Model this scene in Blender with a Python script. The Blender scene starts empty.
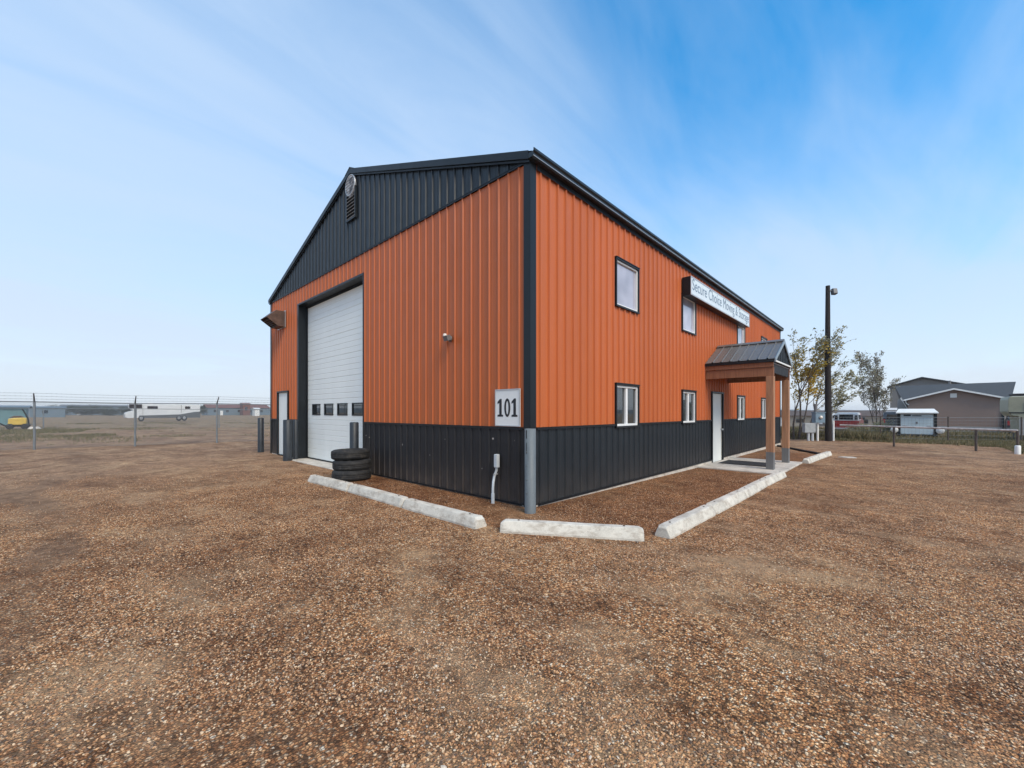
import bpy, math, random
import numpy as np
from mathutils import Vector, Matrix
R_ = math.radians
random.seed(7)
scene = bpy.context.scene
COL = scene.collection

# ------------------------------------------------------------------ camera frame
YAW = 0.754722
CAM = Vector((4.1348, -4.8063, 1.4858))
FW = Vector((-math.sin(YAW), math.cos(YAW), 0)); RT = Vector((math.cos(YAW), math.sin(YAW), 0))
def LD(lat, dep, z=0.0):
    """a ground position given metres to the right of and in front of the photographer"""
    p = CAM + RT*lat + FW*dep
    return Vector((p.x, p.y, z))
cam_d = bpy.data.cameras.new('camera'); cam = bpy.data.objects.new('camera', cam_d); COL.objects.link(cam)
cam.location = CAM; cam.rotation_euler = (R_(90), 0, YAW)
cam_d.sensor_width = 36; cam_d.lens = 411.19/1024*36; cam_d.shift_y = 0.027
cam_d.clip_start = 0.05; cam_d.clip_end = 20000
scene.camera = cam

# ------------------------------------------------------------------ ground height
def sstep(a, b, x):
    t = min(max((x-a)/(b-a), 0), 1); return t*t*(3-2*t)
def gz(x, y):
    z = -0.095*min(max(y/8, 0), 1)
    d = (x-CAM.x)*FW.x + (y-CAM.y)*FW.y
    l = (x-CAM.x)*RT.x + (y-CAM.y)*RT.y
    if l > 0: z -= 1.3*sstep(40, 75, d)
    return z

# ------------------------------------------------------------------ materials
def new_mat(name):
    m = bpy.data.materials.new(name); m.use_nodes = True
    nt = m.node_tree; b = nt.nodes['Principled BSDF']
    return m, nt, b
def lnk(nt, a, b): nt.links.new(a, b)
def N(nt, t, **kw):
    n = nt.nodes.new(t)
    for k, v in kw.items():
        if k in n.inputs: n.inputs[k].default_value = v
        else: setattr(n, k, v)
    return n
def ramp(nt, fac, stops, interp='LINEAR'):
    r = nt.nodes.new('ShaderNodeValToRGB'); r.color_ramp.interpolation = interp
    e = r.color_ramp.elements
    while len(e) < len(stops): e.new(0.5)
    for i, (p, c) in enumerate(stops):
        e[i].position = p; e[i].color = (c[0], c[1], c[2], 1) if len(c) == 3 else c
    lnk(nt, fac, r.inputs[0]); return r.outputs[0]
def mixc(nt, fac, a, b, mode='MIX'):
    m = nt.nodes.new('ShaderNodeMix'); m.data_type = 'RGBA'; m.blend_type = mode
    for s, v in ((m.inputs[0], fac), (m.inputs[6], a), (m.inputs[7], b)):
        if hasattr(v, 'is_linked') or isinstance(v, bpy.types.NodeSocket): lnk(nt, v, s)
        elif isinstance(v, (int, float)): s.default_value = v
        else: s.default_value = (v[0], v[1], v[2], 1)
    return m.outputs[2]
def math_(nt, op, a, b=0.0, c=None, clamp=False):
    m = nt.nodes.new('ShaderNodeMath'); m.operation = op; m.use_clamp = clamp
    for s, v in zip(m.inputs, (a, b, c)):
        if v is None: continue
        if isinstance(v, bpy.types.NodeSocket): lnk(nt, v, s)
        else: s.default_value = v
    return m.outputs[0]
def pos(nt, scale=(1, 1, 1)):
    g = nt.nodes.new('ShaderNodeNewGeometry')
    if scale == (1, 1, 1): return g.outputs['Position']
    v = nt.nodes.new('ShaderNodeVectorMath'); v.operation = 'MULTIPLY'
    lnk(nt, g.outputs['Position'], v.inputs[0]); v.inputs[1].default_value = scale
    return v.outputs[0]
def noise(nt, vec, scale, detail=4, rough=0.55):
    n = nt.nodes.new('ShaderNodeTexNoise'); n.inputs['Scale'].default_value = scale
    n.inputs['Detail'].default_value = detail; n.inputs['Roughness'].default_value = rough
    lnk(nt, vec, n.inputs['Vector']); return n.outputs['Fac']
def bump(nt, b, h, strength, dist):
    n = nt.nodes.new('ShaderNodeBump'); n.inputs['Strength'].default_value = strength
    n.inputs['Distance'].default_value = dist
    lnk(nt, h, n.inputs['Height']); lnk(nt, n.outputs[0], b.inputs['Normal']); return n

def simple(name, col, rough=0.6, metal=0.0, var=0.12, scale=6.0, spec=0.5, streak=None, bumps=0.0, coat=0.0):
    """paint / metal / plastic with uneven tone, dust and slight gloss variation"""
    m, nt, b = new_mat(name)
    v = pos(nt, streak or (1, 1, 1))
    n1 = noise(nt, v, scale, 5); n2 = noise(nt, pos(nt), scale*9, 3)
    f = math_(nt, 'ADD', math_(nt, 'MULTIPLY', n1, .7), math_(nt, 'MULTIPLY', n2, .3))
    lo = [c*(1-var*1.6) for c in col]; hi = [min(1, c*(1+var*1.6)) for c in col]
    c = ramp(nt, f, [(0.3, lo), (0.7, hi)])
    lnk(nt, c, b.inputs['Base Color'])
    r = ramp(nt, n1, [(0.3, (rough*.85,)*3), (0.7, (min(1, rough*1.15),)*3)])
    lnk(nt, r, b.inputs['Roughness'])
    b.inputs['Metallic'].default_value = metal; b.inputs['Specular IOR Level'].default_value = spec
    b.inputs['Coat Weight'].default_value = coat
    if bumps: bump(nt, b, n2, 1.0, bumps)
    return m

def siding(name, col, dust, rough, specks=0.0, dustamt=0.5):
    """factory painted steel sheet, faint sheet to sheet shifts, dust settled near the ground"""
    m, nt, b = new_mat(name)
    p = pos(nt)
    sep = nt.nodes.new('ShaderNodeSeparateXYZ'); lnk(nt, p, sep.inputs[0])
    # sheets 0.914 m wide differ slightly
    s = math_(nt, 'ADD', sep.outputs['X'], sep.outputs['Y'])
    sh = math_(nt, 'FLOOR', math_(nt, 'DIVIDE', s, 0.9144))
    wn = nt.nodes.new('ShaderNodeTexWhiteNoise'); wn.noise_dimensions = '1D'; lnk(nt, sh, wn.inputs['W'])
    st = noise(nt, pos(nt, (5, 5, .5)), 1.6, 5)
    f = math_(nt, 'ADD', math_(nt, 'MULTIPLY', wn.outputs['Value'], .35), math_(nt, 'MULTIPLY', st, .8))
    c = ramp(nt, f, [(0.2, [x*.90 for x in col]), (0.85, [x*1.10 for x in col])])
    # dust
    dn = noise(nt, pos(nt, (1, 1, 1)), 3.5, 6, .65)
    low = math_(nt, 'SUBTRACT', 1.0, math_(nt, 'DIVIDE', sep.outputs['Z'], 0.9), clamp=True)
    low = math_(nt, 'MULTIPLY', low, low)
    df = math_(nt, 'MULTIPLY', math_(nt, 'ADD', math_(nt, 'MULTIPLY', low, .8), .12), math_(nt, 'MULTIPLY', dn, dustamt))
    c = mixc(nt, df, c, dust)
    if specks:
        vo = nt.nodes.new('ShaderNodeTexVoronoi'); vo.inputs['Scale'].default_value = 5.0
        lnk(nt, pos(nt), vo.inputs['Vector'])
        cs = nt.nodes.new('ShaderNodeSeparateColor'); lnk(nt, vo.outputs['Color'], cs.inputs[0])
        rad = math_(nt, 'MULTIPLY', cs.outputs[0], 0.10)
        sp = math_(nt, 'LESS_THAN', vo.outputs['Distance'], rad)
        sp = math_(nt, 'MULTIPLY', sp, math_(nt, 'GREATER_THAN', cs.outputs[1], .55))
        c = mixc(nt, math_(nt, 'MULTIPLY', sp, specks), c, (.42, .38, .34))
    # screw heads on a regular grid
    lnk(nt, c, b.inputs['Base Color'])
    r = ramp(nt, dn, [(.3, (rough*.85,)*3), (.7, (rough*1.2,)*3)]); lnk(nt, r, b.inputs['Roughness']); b.inputs['Specular IOR Level'].default_value = .38
    w = noise(nt, pos(nt, (1, 1, .6)), 2.2, 2)     # oil canning
    bump(nt, b, w, .35, .02)
    return m

ORANGE = siding('orange_steel', (.485, .118, .030), (.45, .25, .15), .46, dustamt=.34)
BLACK = siding('black_steel', (.010, .016, .022), (.22, .17, .13), .40, dustamt=.30)
BLACKD = siding('black_steel_spattered', (.008, .010, .014), (.26, .19, .14), .45, specks=.95, dustamt=.5)
TRIM = simple('black_trim', (.008, .011, .014), .42, spec=.35, var=.15, streak=(1, 1, .3))
ROOFM = siding('roof_steel', (.030, .040, .048), (.2, .2, .2), .30, dustamt=.2)
WHITE = simple('white_paint', (.78, .78, .75), .45, var=.035, streak=(1, 1, .25), scale=3)
WDOOR = simple('white_door_steel', (.84, .86, .82), .42, var=.03, streak=(1, 1, .25), scale=2)
WVINYL = simple('white_vinyl', (.78, .78, .77), .4, var=.03)
GALV = simple('galvanised_steel', (.135, .155, .165), .6, metal=.1, var=.22, scale=9, streak=(1, 1, .25))
PVC = simple('grey_pvc', (.50, .53, .55), .5, var=.08)
ALU = simple('aluminium', (.52, .53, .54), .4, metal=.5, var=.1)
BOLL = simple('bollard_paint', (.022, .028, .036), .5, var=.25, scale=12, streak=(1, 1, .4))
BROWNM = simple('brown_sheet_metal', (.10, .06, .045), .5, metal=.2, var=.35, scale=7)
DARK = simple('dark_interior', (.01, .01, .012), .7, var=.2)
GREYM = simple('grey_plastic', (.16, .155, .155), .5)
DARKG = simple('dark_grey_metal', (.10, .10, .105), .5)
LENS = simple('pale_lens', (.75, .68, .6), .2, var=.03)
RUST = simple('weathered_pipe', (.50, .46, .43), .6, var=.25, scale=8)
POSTR = simple('rusty_post', (.085, .065, .055), .7, var=.3, scale=10)
RUBBERW = None

def m_glass(name, tint, rough=.03, refl=.9):
    m, nt, b = new_mat(name)
    n = noise(nt, pos(nt), 1.2, 2)
    c = ramp(nt, n, [(.3, [x*.7 for x in tint]), (.7, [min(1, x*1.3) for x in tint])])
    lnk(nt, c, b.inputs['Base Color'])
    b.inputs['Roughness'].default_value = rough; b.inputs['Specular IOR Level'].default_value = refl
    b.inputs['Coat Weight'].default_value = .6; b.inputs['Coat Roughness'].default_value = .02
    bump(nt, b, noise(nt, pos(nt), .9, 1), .2, .01)
    return m
GLASS = m_glass('dark_glass', (.014, .018, .020))
SKYGL = m_glass('glass_sky_tint', (.40, .39, .46), .06)  # pale sky reflection painted into the base colour of the upper panes
CARGL = m_glass('vehicle_glass', (.01, .012, .016), .05)

def m_rubber():
    m, nt, b = new_mat('tire_rubber')
    n = noise(nt, pos(nt), 12, 5); c = ramp(nt, n, [(.35, (.008, .008, .009)), (.58, (.022, .021, .020)), (.75, (.075, .062, .05))])
    lnk(nt, c, b.inputs['Base Color']); b.inputs['Roughness'].default_value = .75
    bump(nt, b, noise(nt, pos(nt), 60, 3), .6, .006); return m
RUBBER = m_rubber()

def m_concrete(name, col):
    m, nt, b = new_mat(name)
    big = noise(nt, pos(nt), 2.3, 6, .65); fine = noise(nt, pos(nt), 60, 4, .7)
    f = math_(nt, 'ADD', math_(nt, 'MULTIPLY', big, .65), math_(nt, 'MULTIPLY', fine, .35))
    c = ramp(nt, f, [(.32, [x*.62 for x in col]), (.5, col), (.68, [min(1, x*1.18) for x in col])])
    pits = nt.nodes.new('ShaderNodeTexVoronoi'); pits.inputs['Scale'].default_value = 45
    lnk(nt, pos(nt), pits.inputs['Vector'])
    cs = nt.nodes.new('ShaderNodeSeparateColor'); lnk(nt, pits.outputs['Color'], cs.inputs[0])
    pm = math_(nt, 'LESS_THAN', pits.outputs['Distance'], math_(nt, 'MULTIPLY', cs.outputs[0], .22))
    pm = math_(nt, 'MULTIPLY', pm, math_(nt, 'GREATER_THAN', cs.outputs[1], .6))
    c = mixc(nt, math_(nt, 'MULTIPLY', pm, .6), c, (.12, .10, .08))
    st = noise(nt, pos(nt, (1, 1, 2)), 5, 5, .7)
    c = mixc(nt, ramp(nt, st, [(.48, (0, 0, 0)), (.66, (.62, .62, .62))]), c, (.27, .21, .155))
    lnk(nt, c, b.inputs['Base Color']); b.inputs['Roughness'].default_value = .85
    bump(nt, b, fine, .7, .006); return m
CONC = m_concrete('weathered_concrete', (.62, .58, .50))
SLABM = m_concrete('slab_concrete', (.58, .53, .46))

def m_wood(name, col, grey):
    m, nt, b = new_mat(name)
    tc = nt.nodes.new('ShaderNodeTexCoord')
    mp = nt.nodes.new('ShaderNodeMapping'); lnk(nt, tc.outputs['Generated'], mp.inputs[0])
    n = noise(nt, pos(nt, (30, 30, 1.5)), 1.0, 6, .6)
    n2 = noise(nt, pos(nt), 2.2, 4)
    c = ramp(nt, n, [(.3, [x*.6 for x in col]), (.5, col), (.72, [x*1.35 for x in col])])
    if grey:
        sep = nt.nodes.new('ShaderNodeSeparateXYZ'); lnk(nt, pos(nt), sep.inputs[0])
        h = math_(nt, 'ADD', sep.outputs['Z'], math_(nt, 'MULTIPLY', n2, .12))
        g = math_(nt, 'LESS_THAN', h, .46)      # treated foot of the post
        c = mixc(nt, g, c, mixc(nt, n, (.10, .10, .10), (.22, .22, .22)))
    else:
        c = mixc(nt, math_(nt, 'MULTIPLY', n2, .3), c, (.15, .09, .06))
    lnk(nt, c, b.inputs['Base Color']); b.inputs['Roughness'].default_value = .75
    bump(nt, b, n, .5, .004); return m
WOOD = m_wood('stained_timber', (.31, .135, .065), False)
WOODP = m_wood('stained_post', (.38, .195, .105), True)
POLEW = simple('creosoted_pole', (.016, .011, .010), .85, var=.5, scale=3, streak=(12, 12, .6), bumps=.01)

def m_ground():
    m, nt, b = new_mat('gravel_ground')
    P = pos(nt)
    sep = nt.nodes.new('ShaderNodeSeparateXYZ'); lnk(nt, P, sep.inputs[0])
    # warp so the cells look like broken stone
    wv = nt.nodes.new('ShaderNodeTexNoise'); wv.inputs['Scale'].default_value = 55; wv.inputs['Detail'].default_value = 2
    lnk(nt, P, wv.inputs['Vector'])
    wa = nt.nodes.new('ShaderNodeVectorMath'); wa.operation = 'MULTIPLY_ADD'
    lnk(nt, wv.outputs['Color'], wa.inputs[0]); wa.inputs[1].default_value = (.012, .012, 0); lnk(nt, P, wa.inputs[2])
    def vor(scale):
        v = nt.nodes.new('ShaderNodeTexVoronoi'); v.inputs['Scale'].default_value = scale
        v.voronoi_dimensions = '2D'
        lnk(nt, wa.outputs[0], v.inputs['Vector'])
        s = nt.nodes.new('ShaderNodeSeparateColor'); lnk(nt, v.outputs['Color'], s.inputs[0])
        return v.outputs['Distance'], s.outputs[0], s.outputs[1]
    stones = [(0.0, (0.072, 0.044, 0.028)), (.12, (0.174, 0.088, 0.046)), (.30, (0.338, 0.154, 0.070)), (.46, (0.471, 0.236, 0.109)),
              (.60, (0.246, 0.144, 0.084)), (.74, (0.615, 0.350, 0.173)), (.88, (0.72, 0.54, 0.36)), (.985, (.78, .70, .56))]
    d1, r1, q1 = vor(74); d2, r2, q2 = vor(36)
    c1 = ramp(nt, r1, stones, 'CONSTANT'); c2 = ramp(nt, r2, stones, 'CONSTANT')
    # bigger stones here and there
    patch = noise(nt, P, .55, 5, .6)
    pick = math_(nt, 'GREATER_THAN', math_(nt, 'ADD', q2, math_(nt, 'MULTIPLY', patch, .6)), 1.02)
    pick = math_(nt, 'MULTIPLY', pick, math_(nt, 'LESS_THAN', d2, .42))
    cg = mixc(nt, pick, c1, c2)
    # joints between stones are darker
    gap = ramp(nt, d1, [(.30, (0, 0, 0)), (.62, (1, 1, 1))])
    cg = mixc(nt, math_(nt, 'MULTIPLY', gap, .62), cg, (.07, .038, .02))
    # fines (packed sandy dirt)
    fn = noise(nt, P, 38, 5, .7); fb = noise(nt, P, 1.1, 4)
    fines = ramp(nt, fn, [(.3, (.155, .100, .066)), (.55, (.245, .163, .108)), (.75, (.345, .245, .172))])
    # mask: packed dirt in the left yard and far away, loose gravel by the building
    n_big = noise(nt, P, .16, 5, .6)
    dist = nt.nodes.new('ShaderNodeVectorMath'); dist.operation = 'DISTANCE'
    lnk(nt, P, dist.inputs[0]); dist.inputs[1].default_value = (1.0, 0.5, 0)
    far = math_(nt, 'DIVIDE', math_(nt, 'SUBTRACT', dist.outputs['Value'], 6.0), 10.0, clamp=True)
    leftm = math_(nt, 'DIVIDE', math_(nt, 'SUBTRACT', -3.5, math_(nt, 'ADD', sep.outputs['X'], math_(nt, 'MULTIPLY', sep.outputs['Y'], -.25))), 7.0, clamp=True)
    k = math_(nt, 'ADD', math_(nt, 'MULTIPLY', far, .40), math_(nt, 'MULTIPLY', leftm, .42))
    k = math_(nt, 'ADD', k, math_(nt, 'MULTIPLY', n_big, .55))
    k = math_(nt, 'ADD', k, math_(nt, 'MULTIPLY', patch, .42))
    k = ramp(nt, k, [(.52, (.0, .0, .0)), (1.05, (.78, .78, .78))])
    col = mixc(nt, k, cg, fines)
    # ruts and darker damp bands running with the traffic
    rut = noise(nt, pos(nt, (.22, 1.1, 1)), .8, 5, .6)
    col = mixc(nt, ramp(nt, rut, [(.50, (0, 0, 0)), (.70, (.55, .55, .55))]), col, mixc(nt, .5, col, (.19, .11, .065)))
    pale = ramp(nt, noise(nt, pos(nt, (.5, .9, 1)), .9, 6, .7), [(.50, (0, 0, 0)), (.66, (.72, .72, .72))])
    col = mixc(nt, pale, col, (.36, .25, .155))
    # beyond the yard: dry grass and bare earth
    dc = nt.nodes.new('ShaderNodeVectorMath'); dc.operation = 'DISTANCE'
    lnk(nt, P, dc.inputs[0]); dc.inputs[1].default_value = (CAM.x, CAM.y, 0)
    fieldf = math_(nt, 'DIVIDE', math_(nt, 'SUBTRACT', dc.outputs['Value'], 27.0), 45.0, clamp=True)
    gn = noise(nt, P, .22, 6, .65)
    gm = math_(nt, 'ADD', gn, math_(nt, 'MULTIPLY', fieldf, .42))
    gm = ramp(nt, gm, [(.56, (0, 0, 0)), (.80, (.85, .85, .85))])
    gm = math_(nt, 'MULTIPLY', gm, math_(nt, 'GREATER_THAN', fieldf, .0))
    gcol = ramp(nt, noise(nt, P, 1.7, 6, .7), [(.3, (.13, .105, .06)), (.5, (.24, .18, .115)), (.7, (.38, .275, .185))])
    col = mixc(nt, gm, col, gcol)
    # wheel tracks: pairs of compacted bands on wide arcs
    for (ax, ay, rr, wd) in ((-3.0, -22.0, 16.2, .26), (22.0, 3.0, 15.5, .24), (-14.0, -30.0, 24.5, .30), (9.0, 40.0, 23.0, .3)):
        dd = nt.nodes.new('ShaderNodeVectorMath'); dd.operation = 'DISTANCE'; lnk(nt, P, dd.inputs[0]); dd.inputs[1].default_value = (ax, ay, 0)
        e = math_(nt, 'ABSOLUTE', math_(nt, 'SUBTRACT', dd.outputs['Value'], rr))
        e = math_(nt, 'ABSOLUTE', math_(nt, 'SUBTRACT', e, .85))
        e = math_(nt, 'ADD', e, math_(nt, 'MULTIPLY', math_(nt, 'SUBTRACT', noise(nt, P, 2.2, 4, .7), .5), .55))
        tm = ramp(nt, e, [(wd*.5, (.80, .80, .80)), (wd*1.25, (0, 0, 0))])
        tm = math_(nt, 'MULTIPLY', tm, ramp(nt, noise(nt, P, .45, 3), [(.40, (.15, .15, .15)), (.60, (1, 1, 1))]))
        col = mixc(nt, tm, col, mixc(nt, .35, fines, (.13, .082, .055)))
    clump = noise(nt, P, 1.9, 7, .68)
    col = mixc(nt, 1.0, col, ramp(nt, clump, [(.33, (.58, .53, .51)), (.5, (.98, .98, .98)), (.68, (1.22, 1.20, 1.16))]), 'MULTIPLY')
    bign = noise(nt, P, .38, 5, .62)
    col = mixc(nt, 1.0, col, ramp(nt, bign, [(.36, (.74, .69, .67)), (.5, (1, 1, 1)), (.64, (1.12, 1.12, 1.08))]), 'MULTIPLY')
    mott = noise(nt, P, 9.0, 5, .7)
    col = mixc(nt, 1.0, col, ramp(nt, mott, [(.36, (.72, .70, .69)), (.5, (1, 1, 1)), (.66, (1.2, 1.18, 1.14))]), 'MULTIPLY')
    col = mixc(nt, 1.0, col, (1.17, 1.13, 1.09), 'MULTIPLY')
    # a strip of darker, redder gravel was laid between the curbs and the walls
    def rng_(v, a, b, f=.12):
        n_ = math_(nt, 'MULTIPLY', math_(nt, 'SUBTRACT', noise(nt, P, 5, 3), .5), .35)
        v = math_(nt, 'ADD', v, n_)
        return math_(nt, 'MULTIPLY', math_(nt, 'DIVIDE', math_(nt, 'SUBTRACT', v, a), f, clamp=True), math_(nt, 'DIVIDE', math_(nt, 'SUBTRACT', b, v), f, clamp=True))
    bed = math_(nt, 'MAXIMUM', math_(nt, 'MULTIPLY', rng_(sep.outputs['X'], -.5, 2.02), rng_(sep.outputs['Y'], -.6, 14.2)), math_(nt, 'MULTIPLY', rng_(sep.outputs['X'], -4.6, 1.3), rng_(sep.outputs['Y'], -1.2, .3)))
    col = mixc(nt, bed, col, mixc(nt, 1.0, col, (.74, .64, .58), 'MULTIPLY'))
    lnk(nt, col, b.inputs['Base Color'])
    b.inputs['Roughness'].default_value = .95; b.inputs['Specular IOR Level'].default_value = .12
    # relief
    h1 = ramp(nt, d1, [(.0, (1, 1, 1)), (.35, (.75, .75, .75)), (.7, (0, 0, 0))])
    hh = math_(nt, 'MULTIPLY', h1, math_(nt, 'ADD', math_(nt, 'MULTIPLY', r1, .6), .4))
    hh = math_(nt, 'ADD', hh, math_(nt, 'MULTIPLY', pick, .9))
    hh = math_(nt, 'MULTIPLY', hh, math_(nt, 'SUBTRACT', 1.05, k))
    hh = math_(nt, 'ADD', hh, math_(nt, 'MULTIPLY', fn, .25))
    bump(nt, b, hh, .9, .011)
    return m
GROUND = m_ground()

def m_stone():
    m, nt, b = new_mat('loose_stone')
    oi = nt.nodes.new('ShaderNodeObjectInfo')
    c = ramp(nt, oi.outputs['Random'], [(0.0, (0.082, 0.052, 0.035)), (.14, (0.205, 0.108, 0.058)), (.30, (0.369, 0.175, 0.079)), (.46, (0.512, 0.271, 0.128)),
              (.60, (0.266, 0.166, 0.100)), (.72, (0.656, 0.376, 0.186)), (.86, (.74, .53, .33)), (.972, (.66, .56, .44))], 'CONSTANT')
    tc = nt.nodes.new('ShaderNodeTexCoord')
    n = noise(nt, tc.outputs['Object'], 3.0, 3)
    c = mixc(nt, math_(nt, 'MULTIPLY', n, .5), c, mixc(nt, .5, c, (.2, .14, .10)))
    lnk(nt, c, b.inputs['Base Color']); b.inputs['Roughness'].default_value = .8; return m
STONE = m_stone()

def m_leaf(name, a, bcol, transl=.25):
    m, nt, b = new_mat(name)
    g = nt.nodes.new('ShaderNodeNewGeometry')
    c = ramp(nt, g.outputs['Random Per Island'], [(0, a), (.5, [(x+y)/2 for x, y in zip(a, bcol)]), (1, bcol)])
    lnk(nt, c, b.inputs['Base Color']); b.inputs['Roughness'].default_value = .6
    tr = nt.nodes.new('ShaderNodeBsdfTranslucent'); lnk(nt, c, tr.inputs[0])
    mx = nt.nodes.new('ShaderNodeMixShader'); mx.inputs[0].default_value = transl
    out = nt.nodes['Material Output']
    lnk(nt, b.outputs[0], mx.inputs[1]); lnk(nt, tr.outputs[0], mx.inputs[2]); lnk(nt, mx.outputs[0], out.inputs[0])
    return m
LEAFG = m_leaf('grey_green_leaf', (.20, .20, .09), (.44, .40, .26), .35)
LEAFY = m_leaf('ochre_leaf', (.68, .42, .05), (.44, .36, .06), .4)
BUSHF = m_leaf('far_bush_leaf', (.08, .09, .07), (.15, .16, .12))
LEAFB = m_leaf('dull_brown_leaf', (.13, .105, .08), (.30, .26, .20))
GRASSM = m_leaf('dry_grass', (.075, .085, .028), (.26, .21, .10))
STRAW = m_leaf('straw', (.14, .12, .045), (.34, .26, .15))
BARK = simple('bark', (.085, .068, .058), .9, var=.4, scale=8)

def m_flat(name, col, rough=.6, **k): return simple(name, col, rough, **k)

# ------------------------------------------------------------------ mesh builder
class MB:
    def __init__(s): s.v = []; s.f = []; s.mi = []; s.smooth = []
    def add(s, vs, fs, mi=0, sm=False):
        o = len(s.v); s.v += [tuple(v) for v in vs]
        for f in fs: s.f.append([o+i for i in f]); s.mi.append(mi); s.smooth.append(sm)
    def box(s, a, b, mi=0, M=None):
        x0, y0, z0 = [min(p, q) for p, q in zip(a, b)]; x1, y1, z1 = [max(p, q) for p, q in zip(a, b)]
        vs = [Vector(p) for p in ((x0,y0,z0),(x1,y0,z0),(x1,y1,z0),(x0,y1,z0),(x0,y0,z1),(x1,y0,z1),(x1,y1,z1),(x0,y1,z1))]
        if M: vs = [M @ v for v in vs]
        s.add(vs, [(3,2,1,0),(4,5,6,7),(0,1,5,4),(1,2,6,5),(2,3,7,6),(3,0,4,7)], mi); return s
    def prism(s, poly, axis, a, b, mi=0):
        """poly: list of 2D points (counter clockwise), extruded along axis from a to b"""
        def P(p, t):
            if axis == 'x': return (t, p[0], p[1])
            if axis == 'y': return (p[0], t, p[1])
            return (p[0], p[1], t)
        n = len(poly); vs = [P(p, a) for p in poly] + [P(p, b) for p in poly]
        fs = [tuple(range(n)), tuple(reversed(range(n, 2*n)))] + [(i, i+n, (i+1) % n+n, (i+1) % n) for i in range(n)]
        s.add(vs, fs, mi); return s
    def tube(s, pts, r, n=8, mi=0, cap=True, sm=True):
        pts = [Vector(p) for p in pts]; rs = r if isinstance(r, (list, tuple)) else [r]*len(pts)
        rings = []; prev = None
        for i, p in enumerate(pts):
            d = (pts[min(i+1, len(pts)-1)]-pts[max(i-1, 0)]).normalized()
            if prev is None:
                u = d.cross(Vector((0, 0, 1)));
                if u.length < .05: u = d.cross(Vector((1, 0, 0)))
            else: u = prev - d*prev.dot(d)
            u.normalize(); prev = u; w = d.cross(u)
            rings.append([p+(u*math.cos(2*math.pi*k/n)+w*math.sin(2*math.pi*k/n))*rs[i] for k in range(n)])
        vs = [v for ring in rings for v in ring]; fs = []
        for i in range(len(pts)-1):
            for k in range(n):
                fs.append((i*n+k, i*n+(k+1) % n, (i+1)*n+(k+1) % n, (i+1)*n+k))
        s.add(vs, fs, mi, sm)
        if cap:
            o = len(s.v); s.add(rings[0], [tuple(reversed(range(n)))], mi); s.add(rings[-1], [tuple(range(n))], mi)
        return s
    def lathe(s, prof, n=24, mi=0, M=None, sm=True, closed=False):
        """prof list of (r,z) about local z"""
        vs = []
        for r, z in prof:
            for k in range(n):
                v = Vector((r*math.cos(2*math.pi*k/n), r*math.sin(2*math.pi*k/n), z)); vs.append(M @ v if M else v)
        fs = []; m = len(prof)
        for i in range(m if closed else m-1):
            j = (i+1) % m
            for k in range(n): fs.append((i*n+k, i*n+(k+1) % n, j*n+(k+1) % n, j*n+k))
        s.add(vs, fs, mi, sm); return s
    def build(s, name, mats, parent=None, loc=None, bevel=0.0, seg=2):
        me = bpy.data.meshes.new(name); me.from_pydata(s.v, [], s.f); me.update()
        mats = mats if isinstance(mats, (list, tuple)) else [mats]
        for m in mats: me.materials.append(m)
        me.polygons.foreach_set('material_index', s.mi); me.polygons.foreach_set('use_smooth', s.smooth)
        o = bpy.data.objects.new(name, me); COL.objects.link(o)
        if parent is not None: o.parent = parent
        if loc is not None: o.location = loc
        if bevel:
            b = o.modifiers.new('bevel', 'BEVEL'); b.width = bevel; b.segments = seg; b.limit_method = 'ANGLE'; b.angle_limit = R_(35)
        return o
def pieces(mb, name, mats, parent, tol=.02, **kw):
    """one object for each group of touching pieces in the builder"""
    nF = len(mb.f); par = list(range(len(mb.v)))
    def find(a):
        while par[a] != a: par[a] = par[par[a]]; a = par[a]
        return a
    for f in mb.f:
        for q in f[1:]: par[find(q)] = find(f[0])
    isl = {}
    for i, f in enumerate(mb.f): isl.setdefault(find(f[0]), []).append(i)
    grp = []
    for r, fs in isl.items():
        P = np.array([mb.v[q] for i in fs for q in mb.f[i]]); grp.append([P.min(0), P.max(0), fs])
    grp.sort(key=lambda g: tuple(g[0]))
    merged = True
    while merged:
        merged = False; out = []
        for g in grp:
            for h in out:
                if (g[0]-tol <= h[1]).all() and (g[1]+tol >= h[0]).all():
                    h[0] = np.minimum(g[0], h[0]); h[1] = np.maximum(g[1], h[1]); h[2] = h[2]+g[2]; merged = True; break
            else: out.append(g)
        grp = out
    res = []
    for lo, hi, fs in grp:
        m = MB()
        for i in fs: m.add([mb.v[q] for q in mb.f[i]], [tuple(range(len(mb.f[i])))], mb.mi[i], mb.smooth[i])
        o = m.build(name, mats, parent, **kw); res.append(o)
    return res
def tag(o, label, cat, group=None):
    o['label'] = label; o['category'] = cat
    if group: o['group'] = group
    return o
def thing(name, label, cat, loc=(0, 0, 0), rz=0.0, group=None):
    o = bpy.data.objects.new(name, None); COL.objects.link(o); o.empty_display_size = .2
    o.location = loc; o.rotation_euler = (0, 0, rz); return tag(o, label, cat, group)
def struct(o): o['kind'] = 'structure'; return o
def copy_tree(o, parent=None):
    c = o.copy(); COL.objects.link(c); c.parent = parent
    for k in ('category', 'label', 'group'):
        pass
    for ch in [x for x in bpy.data.objects if x.parent is o]: copy_tree(ch, c)
    return c

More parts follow.
